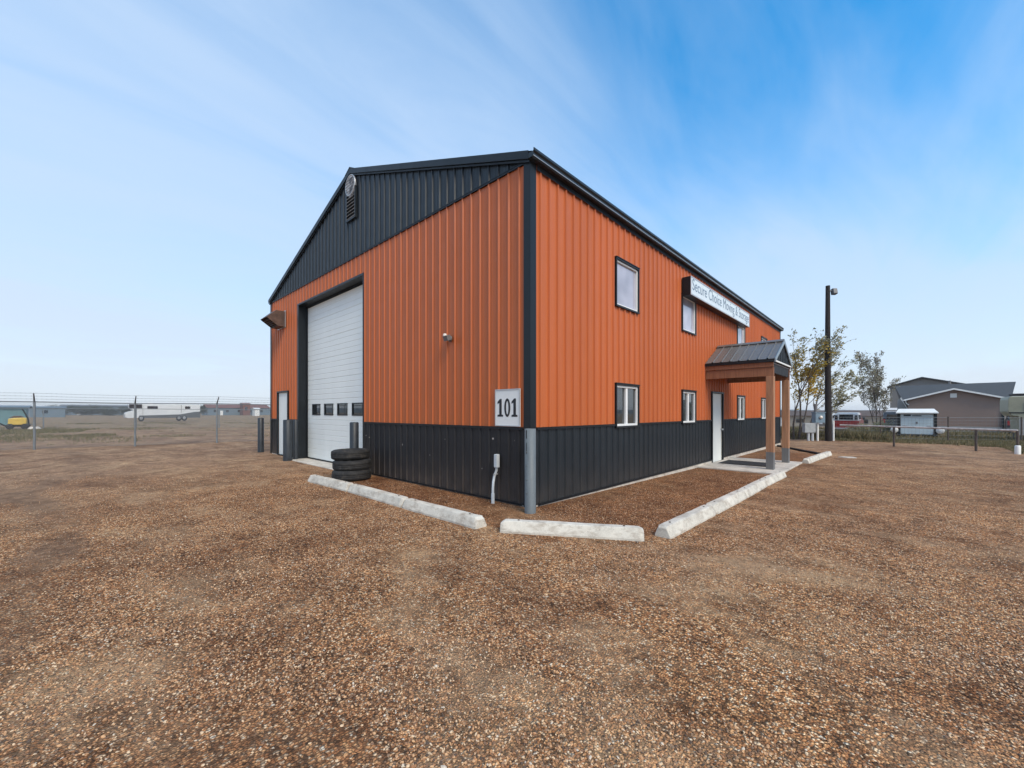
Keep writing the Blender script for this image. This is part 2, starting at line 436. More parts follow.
# ------------------------------------------------------------------ ground
def axis_pts(lo, hi, fine_lo, fine_hi, step):
    a = list(np.arange(fine_lo, fine_hi+1e-6, step)); s = step; x = fine_lo
    left = []
    while x > lo: s *= 1.25; x -= s; left.append(x)
    s = step; x = fine_hi; right = []
    while x < hi: s *= 1.25; x += s; right.append(x)
    return np.array(left[::-1]+a+right)
rng = np.random.default_rng(3)
def vnoise(x, y, seed=0):
    """smooth value noise"""
    def h(i, j): return np.modf(np.abs(np.sin(i*127.1+j*311.7+seed*74.7)*43758.5453))[0]
    i = np.floor(x); j = np.floor(y); u = x-i; v = y-j; u = u*u*(3-2*u); v = v*v*(3-2*v)
    return (h(i, j)*(1-u)+h(i+1, j)*u)*(1-v)+(h(i, j+1)*(1-u)+h(i+1, j+1)*u)*v
def relief(X, Y):
    r = (vnoise(X*.7, Y*.7, 1)-.5)*.022 + (vnoise(X*2.3, Y*2.3, 2)-.5)*.012 + (vnoise(X*7, Y*7, 4)-.5)*.006
    rut = (vnoise(X*.25, Y*1.6, 5)-.5)*.05*np.clip((-X-6)/6, 0, 1)
    rut2 = (vnoise(X*.3+9, Y*1.2, 6)-.5)*.05*np.clip((Y-14)/4, 0, 1)*(Y < 60)
    near = np.clip(np.hypot(np.maximum(0, np.maximum(X-2.6, -12.6-X)), np.maximum(0, np.maximum(Y-18.5, -1.8-Y)))/1.2, 0.12, 1)
    return (r+rut+rut2)*near
xs = axis_pts(-3500, 3500, -24, 16, .16); ys = axis_pts(-600, 4200, -8, 30, .16)
X, Y = np.meshgrid(xs, ys)
gzv = np.vectorize(gz)
Z = gzv(X, Y) + relief(X, Y)
nv = np.stack([X.ravel(), Y.ravel(), Z.ravel()], 1)
nx, ny = len(xs), len(ys)
I = (np.arange(ny-1)[:, None]*nx+np.arange(nx-1)[None]).ravel()
F4 = np.stack([I, I+1, I+nx+1, I+nx], 1)
me = bpy.data.meshes.new('ground'); me.vertices.add(len(nv)); me.vertices.foreach_set('co', nv.ravel())
me.loops.add(F4.size); me.loops.foreach_set('vertex_index', F4.ravel())
me.polygons.add(len(F4)); me.polygons.foreach_set('loop_start', np.arange(len(F4))*4)
me.update(); me.validate(); me.materials.append(GROUND)
me.polygons.foreach_set('use_smooth', [True]*len(me.polygons))
ground = bpy.data.objects.new('ground', me); COL.objects.link(ground); struct(ground)

def GZ(x, y): return gz(x, y)+float(relief(np.array([x], float), np.array([y], float))[0])

# loose stones near the photographer (countless: one object)
def loose_gravel():
    tmpl = bpy.data.collections.new('stone_shapes')
    for k in range(7):
        r = random.Random(50+k)
        t = (1+5**.5)/2
        vs = [Vector(p).normalized() for p in ((-1,t,0),(1,t,0),(-1,-t,0),(1,-t,0),(0,-1,t),(0,1,t),(0,-1,-t),(0,1,-t),(t,0,-1),(t,0,1),(-t,0,-1),(-t,0,1))]
        sx, sy, sz = r.uniform(.8, 1.25), r.uniform(.6, 1.0), r.uniform(.38, .65)
        vs = [Vector((v.x*sx*r.uniform(.75, 1.15), v.y*sy*r.uniform(.75, 1.15), v.z*sz*r.uniform(.75, 1.1))) for v in vs]
        fs = [(0,11,5),(0,5,1),(0,1,7),(0,7,10),(0,10,11),(1,5,9),(5,11,4),(11,10,2),(10,7,6),(7,1,8),(3,9,4),(3,4,2),(3,2,6),(3,6,8),(3,8,9),(4,9,5),(2,4,11),(6,2,10),(8,6,7),(9,8,1)]
        m = bpy.data.meshes.new('stone'); m.from_pydata(vs, [], fs); m.materials.append(STONE)
        tmpl.objects.link(bpy.data.objects.new('stone_%d' % k, m))
    n = 260000
    dep = 1.0+13*rng.random(n)**1.35; lat = (rng.random(n)*2-1)*1.45*dep
    px = CAM.x+RT.x*lat+FW.x*dep; py = CAM.y+RT.y*lat+FW.y*dep
    # keep clear of the building, curbs and slab
    keep = ~((px > -12.5) & (px < .05) & (py > -.04))
    keep &= ~((px > -.1) & (px < 2.02) & (py > 7.35) & (py < 10.4))
    keep &= ~((px > 1.9) & (px < 2.3) & (py > -.2) & (py < 14.5))
    keep &= ~((px > -5.1) & (px < .35) & (py > -1.42) & (py < -1.12))
    k = vnoise(px*.9, py*.9, 11)*.6+vnoise(px*3, py*3, 12)*.4
    left = np.clip((-3.5-px+.25*py)/7, 0, 1)
    track = np.ones(n)
    for ax, ay, rr, wd in ((-3.0, -22.0, 16.2, .26), (22.0, 3.0, 15.5, .24), (-14.0, -30.0, 24.5, .30), (9.0, 40.0, 23.0, .3)):
        e = np.abs(np.abs(np.hypot(px-ax, py-ay)-rr)-.85); track *= np.clip((e-.1)/.3, .15, 1)
    keep &= rng.random(n) < np.clip((k-.36)*3.4, .03, 1)*(1-.8*left)*track
    px = px[keep]; py = py[keep]; d = dep[keep]
    z = gzv(px, py)+relief(px, py)+.002
    sc = .0044+.0052*rng.random(len(px))**2.2
    sc = np.where(rng.random(len(px)) < .012, sc*1.5, sc)
    m = bpy.data.meshes.new('loose_gravel'); m.vertices.add(len(px))
    m.vertices.foreach_set('co', np.stack([px, py, z], 1).ravel())
    a = m.attributes.new('rot', 'FLOAT_VECTOR', 'POINT')
    a.data.foreach_set('vector', np.stack([rng.normal(0, .35, len(px)), rng.normal(0, .35, len(px)), rng.random(len(px))*6.28], 1).ravel().astype(np.float32))
    a = m.attributes.new('scl', 'FLOAT', 'POINT'); a.data.foreach_set('value', sc.astype(np.float32))
    o = bpy.data.objects.new('loose_gravel', m); COL.objects.link(o); o['kind'] = 'stuff'
    o['label'] = 'loose brown and tan gravel stones scattered over the yard'; o['category'] = 'gravel'
    ng = bpy.data.node_groups.new('scatter', 'GeometryNodeTree')
    ng.interface.new_socket('Geometry', in_out='INPUT', socket_type='NodeSocketGeometry')
    ng.interface.new_socket('Geometry', in_out='OUTPUT', socket_type='NodeSocketGeometry')
    gi = ng.nodes.new('NodeGroupInput'); go = ng.nodes.new('NodeGroupOutput')
    iop = ng.nodes.new('GeometryNodeInstanceOnPoints'); ci = ng.nodes.new('GeometryNodeCollectionInfo')
    ci.inputs['Collection'].default_value = tmpl; ci.inputs['Separate Children'].default_value = True; ci.inputs['Reset Children'].default_value = True
    iop.inputs['Pick Instance'].default_value = True
    mp = ng.nodes.new('GeometryNodeMeshToPoints')
    na = ng.nodes.new('GeometryNodeInputNamedAttribute'); na.data_type = 'FLOAT_VECTOR'; na.inputs['Name'].default_value = 'rot'
    nb = ng.nodes.new('GeometryNodeInputNamedAttribute'); nb.data_type = 'FLOAT'; nb.inputs['Name'].default_value = 'scl'
    L = ng.links.new
    L(gi.outputs[0], mp.inputs['Mesh']); L(mp.outputs[0], iop.inputs['Points']); L(ci.outputs[0], iop.inputs['Instance'])
    L(na.outputs[0], iop.inputs['Rotation']); L(nb.outputs[0], iop.inputs['Scale']); L(iop.outputs[0], go.inputs[0])
    md = o.modifiers.new('scatter', 'NODES'); md.node_group = ng
loose_gravel()

# ------------------------------------------------------------------ the warehouse
L_, W_ = 18.29, 12.19
PITCH = .2286
def ribs_profile(a0, a1, breaks, major=.023):
    pts = {}
    k0 = int(math.floor(a0/PITCH))-1; k1 = int(math.ceil(a1/PITCH))+1
    for k in range(k0, k1+1):
        c = k*PITCH
        for dt, off in ((-.024, 0), (-.0105, major), (.0105, major), (.024, 0), (.0686, 0), (.0762, .0035), (.0838, 0), (.1448, 0), (.1524, .0035), (.16, 0)):
            pts[round(c+dt, 5)] = off
    ks = sorted(pts)
    def off(t):
        import bisect
        i = bisect.bisect_left(ks, t)
        if i < len(ks) and abs(ks[i]-t) < 1e-6: return pts[ks[i]]
        a, b = ks[i-1], ks[i]; return pts[a]+(pts[b]-pts[a])*(t-a)/(b-a)
    ts = sorted(set([a0, a1]+[k for k in ks if a0 < k < a1]+[b for b in breaks if a0 < b < a1]))
    return [(t, off(t)) for t in ts]
def ribbed(mb, P, a0, a1, z0, ztop, openings=(), zbreak=(), major=.023):
    """P(t, off, z)->point ; ztop a number or function"""
    zt = ztop if callable(ztop) else (lambda t: ztop)
    br = [o for q in openings for o in q[:2]]+list(zbreak)
    pr = ribs_profile(a0, a1, br, major)
    for (t0, o0), (t1, o1) in zip(pr, pr[1:]):
        tm = (t0+t1)/2; iv = [(z0, None)]
        cuts = sorted((q[2], q[3]) for q in openings if q[0]-1e-6 < tm < q[1]+1e-6)
        segs = []; z = z0
        for c0, c1 in cuts:
            if c0 > z: segs.append((z, c0))
            z = max(z, c1)
        segs = [(a, a, b, b) for a, b in segs]
        if z < zt(tm)-1e-4: segs.append((z, z, zt(t0), zt(t1)))
        for a, b, c, d in segs:
            mb.add([P(t0, o0, a), P(t1, o1, b), P(t1, o1, d), P(t0, o0, c)], [(0, 1, 2, 3)])
    return mb
SIDE = lambda t, o, z: (o, t, z)                 # facing +x, t = y
GAB = lambda t, o, z: (t, -o, z)                 # facing -y, t = x
WZ = 1.215; EZ = 5.33
bld = thing('warehouse', 'orange ribbed steel warehouse with black wainscot, black gable and entry porch on the gravel yard', 'warehouse')
APX = -5.90
def lift(x): return 2.10*(-x/-APX if x > APX else (x+W_)/(APX+W_))
def rake(x): return 5.36+lift(x)
win_y = [2.61, 6.06, 11.07, 14.50]; WW = .93
low_open = [(y, y+WW, 1.19, 2.02) for y in win_y]; up_open = [(y, y+WW, 3.63, 4.54) for y in win_y]
door_open = (8.42, 9.42, -.09, 2.05)
OHX0, OHX1, OHZ = -9.50, -5.33, 4.80
MDX0, MDX1 = -11.42, -10.46
# side wall
o = ribbed(MB(), SIDE, .110, L_-.11, WZ, EZ+.12, low_open+up_open+[door_open], major=.030).build('side_wall', ORANGE, bld); o['label'] = 'long orange ribbed side wall'
ribbed(MB(), SIDE, .0, door_open[0], .02, WZ, low_open).build('wainscot', BLACK, bld)
ribbed(MB(), SIDE, door_open[1], L_, .02, WZ, low_open).build('wainscot', BLACK, bld)
# gable wall
ohx = (OHX0, OHX1, 0, OHZ); md = (MDX0, MDX1, 0, 2.13)
ribbed(MB(), GAB, -W_, 0, WZ, EZ, [ohx, md]).build('gable_wall', ORANGE, bld)
for a, b in ((-W_, MDX0), (MDX1, OHX0), (OHX1, 0)): ribbed(MB(), GAB, a, b, .02, WZ).build('wainscot', BLACKD, bld)
ribbed(MB(), lambda t, o, z: (t, -o-.004, z), -W_, 0, EZ+.02, rake, zbreak=[APX]).build('gable_panel', BLACK, bld)
# back and far side walls
ribbed(MB(), lambda t, o, z: (-W_-o, L_-t, z), 0, L_, .02, EZ+.1).build('side_wall', ORANGE, bld)
ribbed(MB(), lambda t, o, z: (-W_-t, L_+o, z), -W_, 0, .02, lambda t: rake(-W_-t)).build('gable_wall', ORANGE, bld)
# horizontal flashings (one butts to the next)
mb = MB()
def flash_side(z, h, y0, y1): mb.box((.0175, y0, z), (.034, y1, z+h)); mb.box((.0, y0, z+h), (.040, y1, z+h+.006))
ys_cut = sorted([.13, L_-.13]); spans = []; y = .135
for q in sorted(low_open+[door_open]):
    spans.append((y, q[0]-.045)); y = q[1]+.045
spans.append((y, L_-.13))
for a, b in spans: flash_side(WZ-.015, .035, a, b)
def flash_gab(z, h, x0, x1): mb.box((x0, -.030, z), (x1, -.0175, z+h)); mb.box((x0, -.036, z+h), (x1, 0, z+h+.006))
for a, b in ((-W_+.12, MDX0-.05), (MDX1+.05, OHX0-.12), (OHX1+.06, -.135)): flash_gab(WZ-.015, .035, a, b)
flash_gab(EZ, .03, -W_+.1, -.13)
pieces(mb, 'flashing', TRIM, bld, .002)
# corner trims
def corner(x, y, sx, sy, ztop, nm='corner_trim'):
    m = MB(); w = .115; t = .024
    poly = [(x, y), (x+sx*t, y), (x+sx*t, y+sy*t)]
    m.box((x-sx*w, y+sy*.019, .0), (x+sx*t, y+sy*t, ztop)); m.box((x+sx*.019, y-sy*w, .0), (x+sx*t-sx*.0, y+sy*.018, ztop))
    m.build(nm, TRIM, bld)
corner(0, 0, 1, -1, 5.36); corner(-W_, 0, -1, -1, 5.36); corner(0, L_, 1, 1, 5.36)
# foundation grade board
mb = MB(); mb.box((-W_+.0, -.012, -.3), (OHX0-.1, .2, .02)); mb.box((OHX1+.1, -.012, -.3), (.012, .2, .02)); mb.box((-.2, .21, -.3), (.026, door_open[0]-.06, .02)); mb.box((-.2, door_open[1]+.06, -.3), (.026, L_, .02))
pieces(mb, 'grade_board', SLABM, bld, .002)
# base trim (thin dark drip edge)
mb = MB(); mb.box((.030, .16, .014), (.045, door_open[0]-.06, .05)); mb.box((.030, door_open[1]+.06, .014), (.045, L_, .05)); mb.box((OHX1+.1, -.045, .014), (-.14, -.030, .05))
pieces(mb, 'base_trim', TRIM, bld, .002)
# roof: one slab each side with a rib relief, ridge cap
def rt(x): return 5.46+lift(x)
for sgn in (1, -1):
    m = MB()
    xe = .10 if sgn > 0 else -W_-.10; xr = APX
    def P(t, o, z, s=sgn): return (0, 0, 0)
    prf = ribs_profile(-.08, L_+.08, [])
    for (t0, o0), (t1, o1) in zip(prf, prf[1:]):
        a = (xe, t0, rt(0)-.10/3+o0); b = (xe, t1, rt(0)-.10/3+o1); c = (xr, t1, rt(xr)+o1); d = (xr, t0, rt(xr)+o0)
        m.add([a, b, c, d], [(0, 1, 2, 3) if sgn > 0 else (3, 2, 1, 0)])
    m.prism([(xe, rt(0)-.10/3-.03), (xe, rt(0)-.10/3-.005), (xr, rt(xr)-.005), (xr, rt(xr)-.10)] if sgn > 0 else
            [(xr, rt(xr)-.10), (xr, rt(xr)-.005), (xe, rt(0)-.10/3-.005), (xe, rt(0)-.10/3-.03)], 'y', -.055, L_+.055)
    m.build('roof', ROOFM, bld)
m = MB()
for y0, y1 in ((-.085, -.060), (L_+.060, L_+.085)):
    for sgn in (1, -1):
        xe = .03 if sgn > 0 else -W_-.03
        e = rt(0)-.010
        m.prism([(xe, e-.115), (xe, e+.012), (APX, rt(APX)+.03), (APX, rt(APX)-.095)], 'y', y0, y1)
        m.prism([(xe, e-.155), (xe, e-.12), (APX, rt(APX)-.10), (APX, rt(APX)-.135)], 'y', y0+.028 if y0 < 0 else y0-.028, y1+.028 if y0 < 0 else y1-.028)
pieces(m, 'rake_trim', TRIM, bld, .03)
m = MB()
m.prism([(APX-.255, rt(APX-.255)+.01), (APX, rt(APX)+.045), (APX+.255, rt(APX+.255)+.01), (APX+.255, rt(APX+.255)+.03), (APX, rt(APX)+.065), (APX-.255, rt(APX-.255)+.03)], 'y', -.09, L_+.09)
m.build('ridge_cap', TRIM, bld)
# eave gutter
GUT = simple('gutter_steel', (.012, .017, .020), .3, var=.15)
m = MB()
prof = [(.022, 5.33), (.10, 5.33), (.118, 5.36), (.118, 5.40), (.145, 5.425), (.145, 5.462), (.132, 5.462), (.132, 5.43), (.105, 5.405), (.105, 5.362), (.095, 5.343), (.03, 5.343), (.03, 5.46), (.022, 5.46)]
m.prism([(p[0], p[1]) for p in prof], 'y', 0.0, 0.0)
m = MB()
n = len(prof); ya, yb = -.08, L_+.08
vs = [(p[0], ya, p[1]) for p in prof]+[(p[0], yb, p[1]) for p in prof]
m.add(vs, [(i, (i+1) % n, (i+1) % n+n, i+n) for i in range(n)])
m.box((.0301, ya, 5.3431), (.13, ya+.004, 5.42)); m.box((.0301, yb-.004, 5.3431), (.13, yb, 5.42))
m.build('gutter', GUT, bld)
m = MB(); m.box((.0315, .13, 5.25), (.035, L_-.0, 5.324)); m.box((.0217, .03, 5.325), (.121, L_, 5.3285)); m.build('eave_shade_flashing', TRIM, bld)  # the dark wall band stands in for the shadow under the gutter
m = MB(); m.box((.1185, -.07, 5.357), (.1225, L_+.07, 5.366)); m.build('gutter_highlight', ALU, bld)  # pale strip put in for the highlight line along the gutter

# windows: surround trim, white vinyl frame, sash, panes
def window(y, z, upper):
    h = (.91 if upper else .83); w = WW
    m = MB(); t = .034
    for a, b in (((0, y-t, z+h), (.05, y+w+t, z+h+t)), ((0, y-t, z-t), (.05, y+w+t, z)), ((0, y-t, z), (.045, y, z+h)), ((0, y+w, z), (.045, y+w+t, z+h))): m.box(a, b)
    m.box((.0, y-t-.01, z+h+t), (.062, y+w+t+.01, z+h+t+.012))
    win = m.build('window', TRIM, bld, bevel=0)
    if not upper: win['label'] = 'ground floor sliding window in black trim'
    else: win['label'] = 'upper floor window with pale sky reflection painted into its glass'
    f = MB(); q = (.036 if upper else .045); x0, x1 = -.06, .018
    f.box((x0, y+.002, z+.002), (x1, y+w-.002, z+q)); f.box((x0, y+.002, z+h-q), (x1, y+w-.002, z+h-.002))
    f.box((x0, y+.002, z+q), (x1, y+q, z+h-q)); f.box((x0, y+w-q, z+q), (x1, y+w-.002, z+h-q))
    if not upper: f.box((x0+.01, y+w/2-.04, z+q), (x1-.012, y+w/2+.04, z+h-q))
    f.box((x0, y-.0, z-.001), (x1+.015, y+w, z+.0015)) if False else None
    f.build('frame', WVINYL, win, bevel=.004)
    if upper:
        p = MB(); p.box((-.045, y+q, z+q), (-.02, y+w-q, z+h-q)); p.build('pane', SKYGL, win)
    else:
        p = MB(); p.box((-.045, y+q, z+q), (-.035, y+w/2-.04, z+h-q)); p.build('pane', GLASS, win)
        p = MB(); p.box((-.035, y+w/2+.04, z+q), (-.022, y+w-q, z+h-q)); p.build('pane', GLASS, win)
for y in win_y:
    window(y, 1.19, False); window(y, 3.63, True)
# back of the openings, so no light leaks out
# side entry door
y0, y1 = door_open[:2]
m = MB(); t = .05
m.box((.0, y0-t, -.09), (.045, y0, 2.05)); m.box((.0, y1, -.09), (.045, y1+t, 2.05)); m.box((0, y0-t, 2.05), (.05, y1+t, 2.10)); m.box((-.1, y0-.0, -.3), (.035, y1, -.075))
drf = m.build('door', TRIM, bld); drf['label'] = 'white steel entry door under the porch'
m = MB(); m.box((-.06, y0+.004, -.07), (-.012, y1-.004, 2.046)); m.build('leaf', WDOOR, drf, bevel=.004)
m = MB(); m.lathe([(0.0, .085), (.02, .082), (.03, .065), (.026, .045), (.012, .035), (.012, .0), (.035, -.0), (.035, -.006)][::-1], 16, M=Matrix.Translation((-.012, y1-.07, .92)) @ Matrix.Rotation(R_(90), 4, 'Y')); m.build('handle', ALU, drf)
# man door by the overhead door
m = MB()
m.box((MDX0-.05, -.045, .02), (MDX0, 0, 2.13)); m.box((MDX1, -.045, .02), (MDX1+.05, 0, 2.13)); m.box((MDX0-.05, -.05, 2.13), (MDX1+.05, 0, 2.18)); m.box((MDX0, -.03, -.05), (MDX1, .1, .03))
d2 = m.build('door', TRIM, bld); d2['label'] = 'narrow white door at the far corner'
m = MB(); m.box((MDX0+.004, .012, .035), (MDX1-.004, .06, 2.126)); m.build('leaf', WDOOR, d2, bevel=.004)
m = MB(); m.lathe([(.0, .08), (.03, .065), (.012, .035), (.012, 0)][::-1], 14, M=Matrix.Translation((MDX1-.08, .012, 1.0)) @ Matrix.Rotation(R_(90), 4, 'X')); m.build('handle', ALU, d2)
# overhead door
DY = .24
m = MB(); z = .03; zt = OHZ-.06
x0, x1 = OHX0+.0, OHX1-.0
wins = [(-9.10, -8.50), (-8.21, -7.60), (-7.33, -6.71), (-6.44, -5.83)]; wz0, wz1 = 1.38, 1.72
prof = []
zz = z
while zz < zt-1e-3:
    seg = min(.151, zt-zz)
    sect = abs(((zz-z)/.151) % 4) < .02 or abs(((zz-z)/.151) % 4-4) < .02
    g = .010 if sect else .005
    prof += [(zz+.001, DY+g), (zz+.012, DY+g*.9), (zz+.022, DY), (zz+seg-.002, DY+.001)]
    zz += seg
cols = sorted([x0]+[w for q in wins for w in q]+[x1])
wz = [wz0, wz1]
def yz(zv):
    for (a, ya_), (b, yb_) in zip(prof, prof[1:]):
        if a <= zv <= b: return ya_+(yb_-ya_)*(zv-a)/(b-a)
    return DY
P2 = sorted(prof+[(wz0, yz(wz0)), (wz1, yz(wz1))])
for (xa, xb) in zip(cols, cols[1:]):
    isw = any(abs(xa-q[0]) < 1e-6 for q in wins)
    for (za, ya_), (zb, yb_) in zip(P2, P2[1:]):
        if isw and wz0-1e-6 <= za and zb <= wz1+1e-6: continue
        m.add([(xa, ya_, za), (xb, ya_, za), (xb, yb_, zb), (xa, yb_, zb)], [(0, 1, 2, 3)])
oh = m.build('overhead_door', WDOOR, bld); oh['label'] = 'white sectional overhead door with a row of four small windows'
for a, b in wins:
    m = MB(); m.box((a, DY-.012, wz0), (b, DY+.03, wz0+.03)); m.box((a, DY-.012, wz1-.03), (b, DY+.03, wz1)); m.box((a, DY-.012, wz0+.03), (a+.03, DY+.03, wz1-.03)); m.box((b-.03, DY-.012, wz0+.03), (b, DY+.03, wz1-.03))
    m.build('window_frame', TRIM, oh)
    m = MB(); m.box((a+.03, DY+.012, wz0+.03), (b-.03, DY+.02, wz1-.03)); m.build('pane', GLASS, oh)
m = MB()
m.box((OHX0-.10, -.028, .0), (OHX0, DY+.05, OHZ)); m.box((OHX1, -.028, .0), (OHX1+.05, DY+.05, OHZ)); m.box((OHX0-.10, -.032, OHZ), (OHX1+.05, DY+.05, OHZ+.05))
m.box((OHX0+.001, DY-.03, .03), (OHX0+.05, DY-.002, OHZ-.01)); m.box((OHX0+.001, DY-.03, OHZ-.035), (OHX1-.001, DY-.002, OHZ-.001))
m.box((OHX0, DY+.03, 0), (OHX1, DY+.05, OHZ))
m.build('door_jamb', TRIM, bld)
m = MB(); m.box((OHX0, DY-.015, .02), (OHX1, DY+.02, .06)); m.build('door_seal', RUBBER, bld)

# porch over the entry
py0, py1, pxf = 7.80, 10.08, 1.76; pyc = (py0+py1)/2; ze, zr = 2.90, 3.50
def pz(y): return ze+(zr-ze)*(1-abs(y-pyc)/(pyc-py0))
m = MB()
for sgn in (-1, 1):
    pr = ribs_profile(.03, pxf, [])
    ye = pyc+sgn*(pyc-py0+.03)
    for (t0, o0), (t1, o1) in zip(pr, pr[1:]):
        q = [(t0, ye, ze-.015+o0*1.1), (t1, ye, ze-.015+o1*1.1), (t1, pyc, zr+o1*1.1), (t0, pyc, zr+o0*1.1)]
        m.add(q, [(0, 1, 2, 3) if sgn < 0 else (3, 2, 1, 0)])
        q = [(t0, ye, ze-.055), (t1, ye, ze-.055), (t1, pyc, zr-.04), (t0, pyc, zr-.04)]
        m.add(q, [(3, 2, 1, 0) if sgn < 0 else (0, 1, 2, 3)])
m.prism([(pyc-.12, zr-.035), (pyc, zr+.03), (pyc+.12, zr-.035), (pyc+.12, zr-.022), (pyc, zr+.045), (pyc-.12, zr-.022)], 'x', .03, pxf+.02)
PROOF = siding('porch_roof_steel', (.13, .12, .11), (.3, .3, .3), .3, dustamt=.3)
porch = m.build('porch', PROOF, bld); porch['label'] = 'small gabled entry porch roof of ribbed metal'
m = MB()
for sgn in (-1, 1):
    ye = pyc+sgn*(pyc-py0+.035)
    m.box((.03, ye-.012, ze-.10), (pxf, ye+.012, ze-.028))
pieces(m, 'eave_trim', TRIM, porch)
m = MB()
for sgn in (-1, 1):
    ye = pyc+sgn*(pyc-py0+.05)
    pl = [(ye, ze-.11), (ye, ze-.005), (pyc, zr+.02), (pyc, zr-.085)]
    m.prism(pl if sgn < 0 else pl[::-1], 'x', pxf+.004, pxf+.03)
PTRIM = simple('porch_rake_trim', (.20, .23, .25), .3, var=.1, metal=.3)
m.build('rake_trim', PTRIM, porch)
m = MB(); ribbed(m, lambda t, o, z: (pxf-.03+o, t, z), py0+.02, py1-.02, ze-.04, lambda y: pz(y)-.03, zbreak=[pyc]); m.build('gable_panel', BLACK, porch)
m = MB(); m.box((pxf-.015, py0-.02, ze-.085), (pxf+.012, py1+.02, ze-.045)); m.build('bottom_trim', WHITE, porch)
m = MB(); m.box((.03, py0+.03, ze-.14), (pxf-.04, py1-.03, ze-.105)); m.build('soffit', BROWNM, porch)
for yy, s in ((py0, 1), (py1, -1)):
    m = MB(); m.box((.03, yy, 2.675), (pxf-.03, yy+s*.04, 2.80)); m.build('beam', WOOD, porch, bevel=.004)
    m = MB(); m.box((.03, yy+s*.035, 2.43), (pxf-.03, yy+s*.11, 2.665)); m.build('beam', WOOD, porch, bevel=.006)
m = MB(); m.box((pxf-.12, py0+.12, 2.52), (pxf-.05, py1-.12, 2.79)); shade_board = m.build('beam', DARK, porch, bevel=.006); shade_board['label'] = 'dark board standing in for the shade under the porch front'  # dark board added in place of the shaded underside between the posts
for yy in (py0+.03, py1-.21):
    m = MB(); m.box((pxf-.21, yy, -.055), (pxf-.03, yy+.18, 2.43)); m.build('post', WOODP, porch, bevel=.008)

# slab, apron
m = MB(); m.box((.03, 7.15, -.3), (1.99, 10.44, -.052)); s = m.build('porch_pavement', SLABM, bevel=.012); struct(s)
m = MB(); m.box((OHX0-.1, -.30, -.2), (OHX1+.05, .30, .018)); s = m.build('door_apron', SLABM, bevel=.01); struct(s)
m = MB(); m.prism([(2.6, 13.3), (2.85, 13.2), (3.1, 13.4), (3.0, 13.65), (2.7, 13.6)], 'z', -.2, -.078); s = m.build('concrete_patch', CONC); struct(s)

# gable items ----------------------------------------------------------------
def lv():
    t = thing('louvre_vent', 'black framed slatted louvre vent below the round disc near the gable peak', 'vent', (-5.88, -.02, 6.30))
    m = MB(); w, h = .25, .78
    m.box((-w, -.05, 0), (w, 0, .04)); m.box((-w, -.05, h-.04), (w, 0, h)); m.box((-w, -.05, .04), (-w+.04, 0, h-.04)); m.box((w-.04, -.05, .04), (w, 0, h-.04)); m.box((-w+.04, -.006, .04), (w-.04, 0, h-.04))
    m.build('frame', TRIM, t)
    m = MB()
    for k in range(8):
        z = .06+k*.085; m.add([(-w+.04, -.055, z), (w-.04, -.055, z), (w-.04, -.012, z+.045), (-w+.04, -.012, z+.045), (-w+.04, -.05, z-.008), (w-.04, -.05, z-.008), (w-.04, -.01, z+.037), (-w+.04, -.01, z+.037)], [(0,1,2,3),(7,6,5,4),(4,5,1,0),(1,5,6,2),(0,3,7,4)])
    m.build('slats', ALU, t)
lv()
def disc():
    t = thing('round_vent', 'round pale mottled metal disc with grille, at the gable peak', 'vent', (-5.90, -.02, 7.17))
    m, nt, b = new_mat('mottled_disc')
    n = noise(nt, pos(nt), 7, 4, .6); c = ramp(nt, n, [(.42, (.10, .10, .11)), (.5, (.45, .44, .44)), (.6, (.70, .69, .68))])
    lnk(nt, c, b.inputs['Base Color']); b.inputs['Roughness'].default_value = .5
    M = Matrix.Rotation(R_(90), 4, 'X'); r = .24
    q = MB(); q.lathe([(0, .05), (r*.8, .055), (r*.97, .045), (r, .0)][::-1], 32, M=M, sm=False); q.build('disc', m, t)
    q = MB(); q.lathe([(r-.006, 0), (r+.018, 0), (r+.018, .06), (r-.006, .06)], 32, M=M, closed=True); 
    q.build('rim', ALU, t)
    q = MB()
    for k in range(5):
        a = -.14+k*.07; hw = math.sqrt(r*r-a*a)*.95; q.tube([(-hw, -.066, a), (hw, -.066, a)], .006, 6)
    q.build('grille', GREYM, t)
    q = MB(); q.box((-.07, -.05, -.29), (.07, 0, -.245)); q.build('bracket', GREYM, t)
disc()
def hood():
    t = thing('exhaust_hood', 'brown sheet metal exhaust hood sticking out from the far end of the gable wall', 'hood', (-11.37, -.018, 4.31)); t.scale = (1, 1, .82)
    m = MB(); w = .66
    prof = [(0, .0), (0, .60), (-.27, .62), (-.55, .30), (-.52, .26), (-.22, .0)]
    # side plates, top, slope and open underside
    for xx in (0, w-.01): m.prism(prof, 'x', xx, xx+.01)
    m.box((.01, -.27, .61), (w-.01, 0, .62)); 
    m.add([(.01, -.27, .62), (w-.01, -.27, .62), (w-.01, -.55, .30), (.01, -.55, .30), (.01, -.27, .605), (w-.01, -.27, .605), (w-.01, -.54, .29), (.01, -.54, .29)], [(0, 1, 2, 3), (7, 6, 5, 4), (3, 2, 6, 7)])
    m.box((.01, -.22, 0), (w-.01, 0, .01))
    m.build('housing', BROWNM, t)
    m = MB(); m.box((-.03, -.012, -.03), (w+.05, 0, .65)); m.build('flange', ALU, t)
    m = MB()
    for k in range(5):
        a = k/5; m.tube([(.01, -.24-.26*a, .03+.23*a), (w-.01, -.24-.26*a, .03+.23*a)], .006, 5)
    m.build('screen', GREYM, t)
hood()
